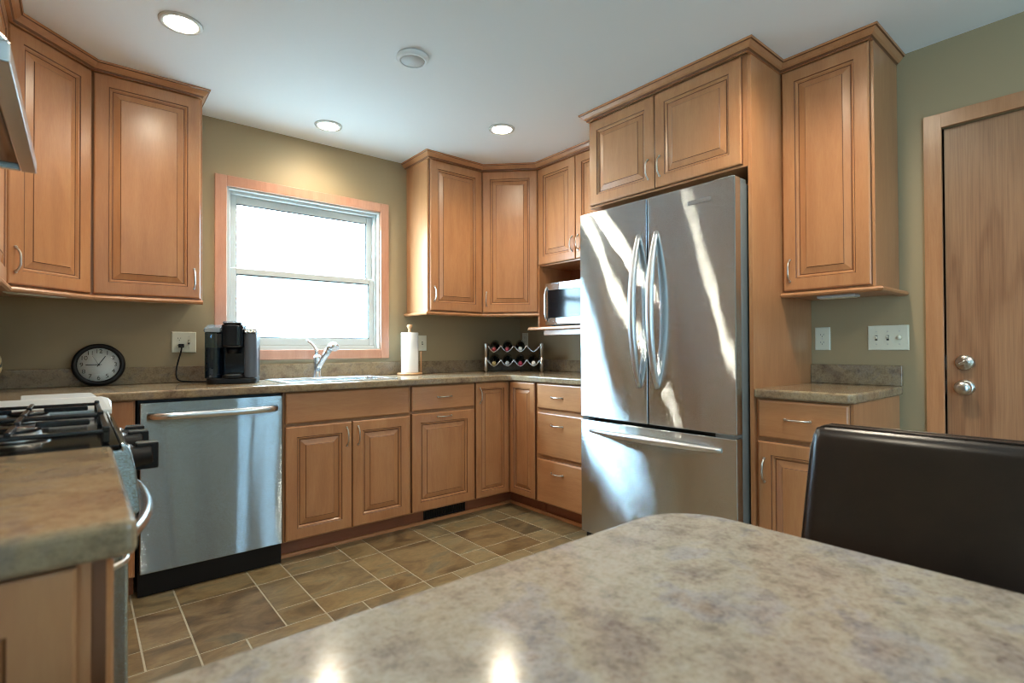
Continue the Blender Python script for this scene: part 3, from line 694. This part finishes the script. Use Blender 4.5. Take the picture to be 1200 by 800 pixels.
def hood():
    t = thing('range_hood', 'stainless range hood with dark underside at the upper left edge', 'range hood', (LU+0.0, 1.262, 1.60), PI/2)
    w = 0.758; f = -(-0.095-LU); bk = LU-XL-0.002
    q = [(f, 0.0), (f, 0.036), (-0.025, 0.160), (bk, 0.160), (bk, 0.0)]
    m = MB().prism([q[0], q[1], q[2], q[3], q[4]], 0, 0.0)
    m = MB()
    m.box(0, w, f, f+0.034, 0.0, 0.036); m.box(0, 0.016, f+0.034, bk, 0, 0.036); m.box(w-0.016, w, f+0.034, bk, 0, 0.036); m.box(0.016, w-0.016, bk-0.016, bk, 0, 0.036)
    m.prism([(f, 0.0365), (-0.025, 0.160), (bk, 0.160), (bk, 0.0365)], 0, w, 'x')
    obj('canopy', m, CHROME, t, bevel=0.003)
    obj('filter', MB().box(0.0165, w-0.0165, f+0.0345, bk-0.0165, 0.010, 0.030), GLOSSB, t)
    obj('light_lens', MB().box(0.10, 0.22, f+0.05, f+0.12, 0.006, 0.0099), PLATE, t)
hood()

# ------------------------------------------------------------------ sink and faucet
def sink():
    t = thing('sink', 'stainless drop-in kitchen sink in the countertop under the window', 'sink', (0, 0, CT))
    r0, r1, s0, s1 = SX0-0.022, SX1+0.022, SY0-0.022, SY1+0.022
    o = rrect(r0, r1, s0, s1, 0.03); i1 = rrect(SX0+0.012, SX1-0.012, SY0+0.012, SY1-0.065, 0.05); i2 = rrect(SX0+0.022, SX1-0.022, SY0+0.022, SY1-0.075, 0.05)
    m = MB(); n = len(o)
    for ring, z in ((o, 0.0005), (o, 0.004), ([(x*0.985+0.015*1.176, y*0.985+0.015*3.13) for x, y in o], 0.006), (i1, 0.006), (i1, -0.004), (i2, -0.17)):
        m.v += [(x, y, z) for x, y in ring]
    for k in range(5):
        for j in range(n): m.face([k*n+j, k*n+(j+1) % n, (k+1)*n+(j+1) % n, (k+1)*n+j], 0, k > 2)
    m.face([5*n+j for j in range(n)], 0)
    obj('basin', m, CHROME, t); obj('drain', MB().lathe([(0.045, 0), (0.045, 0.003), (0.03, 0.004), (0.001, 0.002)], (1.176, 3.12, -0.1695), n=24), NICKEL, t)
sink()
def faucet():
    t = thing('faucet', 'chrome single-lever pull-out faucet standing behind the sink', 'faucet', (1.150, 3.315, CT+0.0062), -0.35)
    obj('base', MB().lathe([(0.030, 0), (0.030, 0.006), (0.025, 0.012), (0.0235, 0.06), (0.022, 0.105), (0.024, 0.118), (0.020, 0.134), (0.008, 0.142), (0.001, 0.143)]), CHROME, t)
    sp = obj('spout', MB().tube([(0.004, -0.012, 0.050), (0.020, -0.035, 0.085), (0.048, -0.072, 0.135), (0.072, -0.103, 0.175)], [0.018, 0.018, 0.019, 0.021], 18), CHROME, t)
    obj('spray_head', MB().tube([(0.073, -0.104, 0.1765), (0.084, -0.118, 0.192), (0.094, -0.134, 0.196), (0.102, -0.148, 0.190), (0.108, -0.160, 0.176)], [0.022, 0.024, 0.025, 0.0245, 0.022], 18), CHROME, sp)
    obj('lever', MB().tube([(-0.002, 0.0, 0.138), (-0.004, 0.004, 0.165), (-0.016, 0.010, 0.190), (-0.034, 0.018, 0.212), (-0.052, 0.026, 0.224), (-0.058, 0.028, 0.236)], [0.014, 0.011, 0.009, 0.0085, 0.009, 0.006], 12, flat=0.8), CHROME, t)
faucet()

# ------------------------------------------------------------------ things on the counter
def coffee_maker():
    t = thing('coffee_maker', 'black single-serve coffee maker left of the sink, plugged into the wall', 'coffee maker', (0.655, 3.205, CT+0.0005), -0.30)
    INK = plain('glossy_blue_black', rgb(12, 18, 27), 0.12)
    obj('base', MB().prism(rrect(-0.115, 0.125, -0.150, 0.150, 0.045), 0, 0.030), BLACK, t, bevel=0.005)
    # rear body and right column
    obj('body', MB().prism(rrect(-0.045, 0.125, 0.0, 0.150, 0.035), 0.0305, 0.300), BLACK, t, bevel=0.008)
    cl = obj('control_column', MB().prism(rrect(0.062, 0.126, -0.135, -0.0005, 0.028), 0.0305, 0.268), plain('dark_grey_plastic', rgb(78, 82, 90), 0.3), t, bevel=0.004)
    cp = obj('control_panel', MB().prism([(-0.138, 0.2685), (-0.0005, 0.2685), (-0.0005, 0.315), (-0.06, 0.318), (-0.125, 0.290)], 0.062, 0.126, 'x'), plain('silver_plastic', rgb(150, 154, 158), 0.25, 0.6), t, bevel=0.008)
    for bx, bz in ((0.080, 0.276), (0.094, 0.272), (0.108, 0.276), (0.094, 0.284)):
        obj('button', MB().lathe([(0.005, 0), (0.005, 0.004), (0.001, 0.005)], (bx, -0.1375+(bz-0.2685)*0.5, bz), (0, -1, 0.3), 12), PLATE, cp)
    hd = obj('brew_head', MB().prism(rrect(-0.0445, 0.061, -0.148, -0.0005, 0.030), 0.190, 0.316), INK, t, bevel=0.014, seg=4)
    obj('lid_handle', MB().prism([(-0.150, 0.3165), (-0.020, 0.3165), (-0.030, 0.326), (-0.120, 0.330), (-0.150, 0.322)], -0.036, 0.053, 'x'), plain('silver_grip', rgb(130, 136, 142), 0.2, 0.8), hd, bevel=0.004)
    obj('nozzle', MB().lathe([(0.028, 0), (0.036, 0.03)], (0.008, -0.075, 0.1595), n=20), BLACK, hd)
    obj('back_plate', MB().box(-0.044, 0.061, -0.012, -0.0008, 0.0305, 0.1895), INK, t)
    tr = obj('drip_tray', MB().prism(rrect(-0.040, 0.060, -0.158, -0.014, 0.035), 0.0305, 0.046), BLACK, t, bevel=0.003)
    obj('tray_grate', MB().prism(rrect(-0.030, 0.050, -0.145, -0.026, 0.028), 0.0462, 0.049), NICKEL, tr)
    tk = obj('water_tank', MB().prism(rrect(-0.125, -0.0465, -0.125, 0.130, 0.035), 0.0305, 0.270), SMOKE, t)
    obj('water', MB().prism(rrect(-0.120, -0.051, -0.120, 0.125, 0.030), 0.034, 0.19), plain('bluish_water', rgb(30, 54, 74), 0.05), tk)
    obj('tank_lid', MB().prism([(-0.130, 0.2705), (0.132, 0.2705), (0.132, 0.302), (0.02, 0.316), (-0.110, 0.296)], -0.127, -0.046, 'x'), plain('smoky_lid', rgb(120, 130, 136), 0.15, 0.4), tk, bevel=0.008)
    # power cord to the wall plate (world point brought into local space)
    inv = (Matrix.Translation(t.location) @ Matrix.Rotation(-0.30, 4, 'Z')).inverted()
    wp = [(0.437, YW-0.016, 1.118), (0.437, YW-0.040, 1.112), (0.433, YW-0.046, 1.085), (0.420, YW-0.040, 1.03), (0.412, YW-0.045, 0.985), (0.412, YW-0.055, 0.950), (0.425, YW-0.075, 0.928), (0.470, YW-0.100, 0.922), (0.530, YW-0.130, 0.921), (0.590, YW-0.150, 0.925)]
    P = [Vector(p) for p in wp]; Q = []
    for i in range(len(P)-1):
        a, b_, c, d = P[max(i-1, 0)], P[i], P[i+1], P[min(i+2, len(P)-1)]
        for k in range(5):
            s = k/5; Q.append(0.5*((2*b_)+(-a+c)*s+(2*a-5*b_+4*c-d)*s*s+(-a+3*b_-3*c+d)*s**3))
    Q.append(P[-1]); Q = [inv @ q for q in Q]
    cd_ = obj('power_cord', MB().tube(Q, 0.0042, 8), BLACK, t)
    pm = MB().box(0.425, 0.449, YW-0.038, YW-0.0085, 1.108, 1.130); pm.v = [tuple(inv @ Vector(v)) for v in pm.v]
    obj('plug', pm, BLACK, cd_, bevel=0.003)
coffee_maker()

def clock():
    R_ = 0.109
    t = thing('wall_clock', 'round black-rimmed white clock leaning on the backsplash by the corner', 'clock', (0.076, 3.352, CT+0.001))
    t.rotation_euler = (-0.20, 0, -0.06)
    c = (0, 0, R_)
    obj('rim', MB().lathe([(0.001, -0.026), (0.095, -0.026), (0.104, -0.022), (R_, -0.010), (R_-0.002, 0.002), (0.101, 0.010), (0.090, 0.010), (0.0855, 0.004), (0.0850, -0.004), (0.001, -0.004)], c, (0, -1, 0), 64), BLACK, t)
    f = obj('dial', MB().lathe([(0.001, -0.0039), (0.0848, -0.0039), (0.0848, -0.003), (0.001, -0.003)], c, (0, -1, 0), 48), plain('pale_clock_dial', rgb(214, 218, 214), 0.5), t)
    m = MB()
    for k in range(1, 13):
        a = k*PI/6; vs, fs = text_mesh(str(k), 0.030); b0 = len(m.v)
        m.v += [(x+0.068*math.sin(a), 0.0026, R_+z+0.068*math.cos(a)) for x, z, _ in vs]
        for q in fs: m.face([b0+i for i in q])
    obj('numerals', m, SLOT, f)
    def hand(name, ang, L, w, y):
        m = MB().box(-w, w, y-0.0006, y, -0.012, L); m.xf(Matrix.Translation((0, 0, R_)) @ Matrix.Rotation(ang, 4, 'Y')); obj(name, m, BLACK, t)
    hand('hour_hand', 12.75/12*2*PI+0.16, 0.050, 0.0020, 0.0005); hand('minute_hand', 269/360*2*PI, 0.052, 0.0017, -0.0005); hand('second_hand', 330/360*2*PI, 0.052, 0.0006, -0.0015)
    obj('hub', MB().lathe([(0.004, -0.002), (0.004, 0.003), (0.001, 0.003)], c, (0, -1, 0), 12), BLACK, t)
    obj('glass', MB().lathe([(0.0849, 0.0045), (0.06, 0.0062), (0.03, 0.0071), (0.0005, 0.0074)], c, (0, -1, 0), 48), GLASS, t)
clock()

def vase():
    m = M('cream_glaze_with_dark_leaves'); v = m.coords((1, 1, 1)); w = m.noise(v, 19, 2, 0.4, 1.5)
    r = m.ramp(w.outputs[0], [(0.535, rgb(196, 172, 122)), (0.56, rgb(40, 38, 28))]); m.base(r.outputs[0]); m.set(Roughness=0.3)
    t = thing('vase', 'cream vase with dark leaf pattern at the left edge of the counter', 'vase', (-0.345, 3.23, CT+0.0005))
    obj('body', MB().lathe([(0.001, 0), (0.048, 0), (0.050, 0.006), (0.068, 0.045), (0.083, 0.10), (0.082, 0.14), (0.066, 0.19), (0.045, 0.22), (0.040, 0.235), (0.046, 0.25), (0.041, 0.25), (0.035, 0.235), (0.040, 0.20), (0.001, 0.03)], n=40), m.m, t)
vase()
tag(obj('glare_slab', MB().prism(rrect(-0.16, 0.045, -0.13, 0.13, 0.02), 0, 0.012), plain('glare_white', rgb(236, 236, 232), 0.15), bevel=0.003, loc=(0.0, 2.56, CT+0.0005), rotz=0.06), 'thin white slab standing in for a reflecting edge behind the range', 'reflection stand-in')  # white slab added in place of a strip of bright reflection

def towel_holder():
    x, y = 1.792, 3.305
    t = thing('paper_towel_holder', 'light wood paper towel holder on the counter right of the window', 'paper towel holder', (x, y, CT+0.0005))
    obj('base', MB().lathe([(0.001, 0), (0.085, 0), (0.088, 0.006), (0.085, 0.014), (0.001, 0.014)], n=40), LIGHTW, t)
    obj('post', MB().lathe([(0.009, 0.0142), (0.009, 0.318), (0.008, 0.320), (0.016, 0.326), (0.020, 0.338), (0.016, 0.350), (0.001, 0.354)], n=20), LIGHTW, t)
    obj('side_rod', MB().lathe([(0.005, 0.0142), (0.005, 0.150), (0.007, 0.155), (0.005, 0.162), (0.001, 0.164)], (0.064, -0.046, 0), n=12), LIGHTW, t)
    r = thing('paper_towel_roll', 'roll of white paper towels on the wooden holder', 'paper towels', (x, y, CT+0.0150))
    obj('roll', MB().lathe([(0.020, 0), (0.059, 0), (0.060, 0.003), (0.060, 0.276), (0.058, 0.279), (0.020, 0.279), (0.020, 0)], n=40), PAPER, r)
towel_holder()

def wine():
    rz = -0.70
    P0 = Vector((2.562, 3.090, CT+0.0005))
    t = thing('wine_rack', 'two-tier silver wire wine rack in the corner under the diagonal cabinet', 'wine rack', P0, rz)
    hw, dpt = 0.213, 0.16
    for x in (-hw, hw):
        for y in (0, dpt):
            obj('post', MB().lathe([(0.004, 0), (0.006, 0.008), (0.013, 0.014), (0.013, 0.110), (0.007, 0.112), (0.007, 0.116), (0.013, 0.118), (0.013, 0.214), (0.011, 0.220), (0.001, 0.222)], (x, y, 0), n=16), NICKEL, t)
    cell = 2*(hw-0.012)/4
    for z in (0.045, 0.155):
        for y in (0, dpt):
            p = []
            for i in range(4):
                for k in range(10):
                    s = k/10; p.append((-hw+0.012+cell*(i+s), y, z+0.048*(abs(2*s-1)**1.6)))
            p.append((hw-0.012, y, z+0.048)); obj('wavy_rail', MB().tube(p, 0.0045, 8, up=(0, 1, 0)), CHROME, t)
        for x in (-hw, hw): obj('side_bar', MB().tube([(x, 0.011, z+0.03), (x, dpt-0.011, z+0.03)], 0.003, 8), NICKEL, t)
    dark = plain('dark_bottle_glass', rgb(12, 18, 14), 0.08)
    caps = {(0, 0): ('gold', rgb(170, 150, 96)), (0, 1): ('silver', rgb(168, 172, 176)), (0, 2): ('crimson', rgb(140, 34, 60)), (0, 3): ('white', rgb(222, 222, 220)),
            (1, 0): ('red', rgb(150, 48, 52)), (1, 1): ('rose red', rgb(142, 52, 66)), (1, 2): ('pale', rgb(214, 214, 212))}
    lab = {(0, 0): 'dark wine bottle with a gold cap, leftmost on the lower tier', (0, 1): 'dark wine bottle with a silver cap on the lower tier', (0, 2): 'dark wine bottle with a crimson cap on the lower tier',
           (0, 3): 'dark wine bottle with a white cap, rightmost on the lower tier', (1, 0): 'dark wine bottle with a red cap, leftmost on the upper tier', (1, 1): 'dark wine bottle with a rosy red cap, second on the upper tier', (1, 2): 'dark wine bottle with a white cap on the upper tier'}
    rot = Matrix.Rotation(rz, 4, 'Z')
    for (row, col), (nm, cc) in caps.items():
        x = -hw+0.012+cell*(col+0.5); z = (0.045, 0.155)[row]+0.0035
        L = Vector((x, -0.035, z+0.014+0.0005)); wpos = P0+(rot @ L)
        b_ = thing('wine_bottle', lab[(row, col)], 'wine bottle', wpos, rz, 'wine bottles in the rack')
        obj('glass_body', MB().lathe([(0.001, 0.005), (0.0135, 0.005), (0.0135, 0.085), (0.018, 0.105), (0.030, 0.130), (0.036, 0.150), (0.036, 0.262), (0.030, 0.269), (0.001, 0.266)], (0, 0, 0), (0, 1, 0.155), 24), dark, b_)
        obj('cap', MB().lathe([(0.001, -0.002), (0.0145, -0.001), (0.0150, 0.003), (0.0145, 0.050), (0.0140, 0.052)], (0, 0, 0), (0, 1, 0.155), 20), plain('cap_'+nm.replace(' ', '_'), cc, 0.35), b_)
wine()

# ------------------------------------------------------------------ wall plates
def outlet_face(x):
    m = MB().prism(rrect(x-0.017, x+0.017, 0.0-0.0, 0.0, 0.0), 0, 0) if 0 else MB()
    return m
def wall_plate(label, cat, loc, rotz, gangs, name):
    """plate in local space: x along the wall, -y off the wall, origin at its centre"""
    w = 0.072+0.0455*(len(gangs)-1)
    t = thing(name, label, cat, loc, rotz, 'wall plates')
    obj('plate', MB().panel(w, 0.116, [(0, 0, 0), (0, -0.003, 0), (0.004, -0.006, 0)], -w/2, -0.058), PLATE, t)
    for i, g in enumerate(gangs):
        x = -0.0455*(len(gangs)-1)/2+0.0455*i
        if g == 'duplex':
            for z in (-0.0195, 0.0195):
                r = obj('receptacle', MB().prism([(px, pz+z) for px, pz in rrect(x-0.0165, x+0.0165, -0.014, 0.014, 0.008)], -0.0075, -0.0055, 'y'), PLATE, t)
                m = MB().box(x-0.0075, x-0.0055, -0.0079, -0.0070, z-0.002, z+0.006).box(x+0.0055, x+0.0075, -0.0079, -0.0070, z-0.002, z+0.006)
                m.lathe([(0.0024, 0), (0.0024, 0.0009)], (x, -0.0070, z-0.0075), (0, -1, 0), 10); obj('slots', m, SLOT, r)
        elif g == 'toggle':
            obj('slot', MB().box(x-0.005, x+0.005, -0.0068, -0.0055, -0.012, 0.012), SLOT, t)
            obj('toggle', MB().prism([(-0.006, -0.006), (-0.018, 0.004), (-0.017, 0.009), (-0.006, 0.006)], x-0.0042, x+0.0042, 'x'), PLATE, t)
        elif g == 'dimmer':
            obj('knob', MB().lathe([(0.010, 0), (0.009, 0.012), (0.001, 0.013)], (x, -0.0062, 0), (0, -1, 0), 20), PLATE, t)
        if g != 'duplex':
            for z in (-0.030, 0.030): obj('screw', MB().lathe([(0.003, 0), (0.003, 0.001)], (x, -0.0060, z), (0, -1, 0), 10), NICKEL, t)
        else: obj('screw', MB().lathe([(0.003, 0), (0.003, 0.001)], (x, -0.0060, 0), (0, -1, 0), 10), NICKEL, t)
wall_plate('ivory double plate with outlet and switch, left of the coffee maker', 'outlet', (0.453, YW, 1.139), 0, ['duplex', 'toggle'], 'outlet_plate')
wall_plate('pale double plate on the wall behind the paper towels', 'outlet', (1.942, YW, 1.139), 0, ['duplex', 'toggle'], 'outlet_plate')
wall_plate('dim single outlet on the wall above the wine rack', 'outlet', (XW, 3.37, 1.170), -PI/2, ['duplex'], 'outlet_plate')
wall_plate('ivory single outlet above the short countertop right of refrigerator', 'outlet', (XW, 1.060, 1.139), -PI/2, ['duplex'], 'outlet_plate')
wall_plate('white triple switch plate beside the oak door', 'light switch', (XW, 0.780, 1.139), -PI/2, ['toggle', 'toggle', 'dimmer'], 'switch_plate')

# floor register in the toe board
t = thing('floor_register', 'black heating register in the toe board under the drawer cabinet', 'vent', (1.675, BY+0.0725, 0.021))
obj('frame', MB().box(0, 0.315, -0.006, -0.0003, 0, 0.010).box(0, 0.315, -0.006, -0.0003, 0.056, 0.066).box(0, 0.010, -0.006, -0.0003, 0.010, 0.056).box(0.305, 0.315, -0.006, -0.0003, 0.010, 0.056).box(0.010, 0.305, -0.002, -0.0003, 0.010, 0.056), BLACK, t)
m = MB()
for i in range(24): m.box(0.014+i*0.0122, 0.018+i*0.0122, -0.005, -0.002, 0.010, 0.056)
obj('louvers', m, IRON, t)

# ------------------------------------------------------------------ ceiling fixtures
def downlight(label, x, y, power=1.0):
    t = thing('recessed_downlight', label, 'ceiling light', (x, y, ZC), 0, 'recessed downlights')
    obj('trim_ring', MB().lathe([(0.060, -0.001), (0.062, -0.008), (0.078, -0.006), (0.080, -0.0005), (0.060, -0.0005)], n=40), WHITE, t)
    obj('lens', MB().lathe([(0.0595, -0.0010), (0.0595, -0.005), (0.040, -0.009), (0.001, -0.011)], n=40), LAMP, t)
    l = bpy.data.lights.new('bulb', 'SPOT'); l.energy = SPOT_W*power; l.color = LAMP_COL; l.spot_size = 2.75; l.spot_blend = 1.0; l.shadow_soft_size = 0.05
    o = bpy.data.objects.new('bulb', l); C.objects.link(o); o.parent = t; o.location = (0, 0, -0.03)
downlight('lit recessed downlight above the cabinet left of the window, nearest of those shown', 0.319, 2.520, 0.8)
downlight('lit recessed downlight close to the wall above the window', 1.152, 3.124, 0.75)
downlight('lit recessed downlight in front of the diagonal corner cabinet at right', 1.992, 2.509)
downlight('lit recessed downlight in front of the narrow cabinet right of the refrigerator', 1.985, 0.800, 1.2)
downlight('added unseen downlight over the aisle beside the near counter', 0.319, 0.800)  # out-of-view lamp added for overall brightness
downlight('added unseen downlight over the chair side of the peninsula table', 2.05, -0.70, 1.1)  # out-of-view lamp added to brighten the right wall and chair
t = thing('ceiling_speaker', 'round white unlit ceiling speaker between the downlights', 'speaker', (1.182, 2.146, ZC))
obj('ring', MB().lathe([(0.072, -0.0005), (0.074, -0.010), (0.066, -0.020), (0.056, -0.021), (0.055, -0.016), (0.055, -0.0005), (0.072, -0.0005)], n=40), CEIL, t)
obj('grille', MB().lathe([(0.001, -0.018), (0.0548, -0.018), (0.0548, -0.0008), (0.001, -0.0008)], n=36), plain('white_grille', rgb(206, 210, 210), 0.6), t)
# slim fixtures under the wall cabinets
def under_light(label, loc, rotz, L):
    t = thing('under_cabinet_light', label, 'cabinet light', loc, rotz, 'under-cabinet lights')
    obj('housing', MB().box(0, L, 0, 0.07, -0.012, 0), WHITE, t, bevel=0.004); obj('diffuser', MB().box(0.01, L-0.01, 0.008, 0.062, -0.015, -0.0125), PLATE, t)
under_light('slim white unlit fixture under the diagonal cabinet at the left edge', (-0.20, 3.0, UB-0.0005), PI/4, 0.24)
under_light('slim white unlit fixture under the narrow cabinet right of refrigerator', (UX+0.09, 1.00, 1.3375), -PI/2, 0.16)

# ------------------------------------------------------------------ table and chair in front
TT = 0.752
t = thing('peninsula_table', 'large laminate peninsula table with rounded corner in the foreground', 'table', (0, 0, 0))
poly = arc((1.018-0.135, 0.668-0.135), 0.135, 0, PI/2, 10)+[(XL+0.003, 0.668), (XL+0.003, -0.75), (1.030, -0.75)]
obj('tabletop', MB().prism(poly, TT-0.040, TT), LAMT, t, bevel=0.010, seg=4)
obj('support_panel', MB().box(XL+0.004, 0.55, -0.10, -0.06, 0, TT-0.0405), WOODH, t, bevel=0.003)
obj('support_panel', MB().box(0.55, 0.59, -0.40, 0.24, 0, TT-0.0405), WOODV, t, bevel=0.003)

def chair():
    t = thing('dining_chair', 'dark brown leather dining chair pulled up to the peninsula table', 'chair', (1.03, 0.272, 0), PI/2+0.03)
    # local: chair faces +y (world -x); backrest on the -y side
    wt, wb, th = 0.455, 0.480, 0.070
    n = 10; m = MB()
    def prof(u):                       # u 0..1 bottom to top: rear lean
        z = 0.40+u*0.515; y = -0.195-0.105*u**1.25; return y, z, (wb+(wt-wb)*u)/2
    rows = []
    for k in range(n+1):
        y, z, hw = prof(k/n); rows.append((y, z, hw))
    for y, z, hw in rows:
        m.v += [(-hw, y, z), (hw, y, z), (hw, y-th, z), (-hw, y-th, z)]
    for k in range(n):
        for j in range(4): m.face([k*4+j, k*4+(j+1) % 4, k*4+4+(j+1) % 4, k*4+4+j], 0, True)
    m.face([3, 2, 1, 0]); m.face([n*4+j for j in range(4)])
    b = obj('backrest', m, LEATHER, t, bevel=0.028, seg=6)
    def seam(dy):
        p = []
        for k in range(n+1):
            y, z, hw = rows[k]; p.append((-hw+0.002, y+dy, z))
        y, z, hw = rows[n]; p[-1] = (-hw+0.010, y+dy, z-0.008)
        q = [(-x, yy, zz) for x, yy, zz in reversed(p)]
        return p+[(-hw+0.028, y+dy, z-0.001), (hw-0.028, y+dy, z-0.001)]+q
    obj('piping', MB().tube(seam(-0.016), 0.0022, 8), LEATHER, b)
    obj('piping', MB().tube(seam(-th+0.016), 0.0022, 8), LEATHER, b)
    obj('seat', MB().prism(rrect(-0.235, 0.235, -0.190, 0.225, 0.03), 0.385, 0.475), LEATHER, t, bevel=0.018, seg=4)
    leg = plain('dark_walnut_leg', rgb(44, 30, 22), 0.4)
    for x in (-0.212, 0.212):
        for y in (-0.215, 0.195): obj('leg', MB().box(x-0.02, x+0.02, y-0.02, y+0.02, 0, 0.384 if y > 0 else 0.399), leg, t, bevel=0.003)
chair()

# ------------------------------------------------------------------ outside
def neighbour():
    t = thing('neighbor_house', 'pale sided neighboring house seen washed out through the window', 'house', (0, 9.0, -0.6))
    m = MB()
    for i in range(35): m.prism([(0.0, i*0.16), (-0.02, i*0.16), (0.0, i*0.16+0.16)], -3, 9, 'x')
    m.box(-3, 9, 0.0, 0.2, 0, 5.6); obj('siding_wall', m, plain('pale_siding', rgb(184, 190, 190), 0.7), t)
    f = obj('window', MB().box(0.9, 2.0, -0.05, -0.021, 1.0, 2.4), WHITE, t); obj('pane', MB().box(1.0, 1.9, -0.06, -0.0505, 1.1, 2.3), plain('pale_pane', rgb(170, 196, 206), 0.1), f)
    obj('roof', MB().prism([(-0.5, 5.6), (2.5, 7.0), (5.5, 5.6)], -3.2, 9.2, 'x'), plain('grey_shingles', rgb(150, 150, 152), 0.9), t)
neighbour()
tag(obj('paved_yard', MB().box(-6, 12, YW+0.2, 30, -0.75, -0.6), plain('pale_concrete', rgb(214, 214, 210), 0.9)), 'pale paved yard outside the window', 'yard')
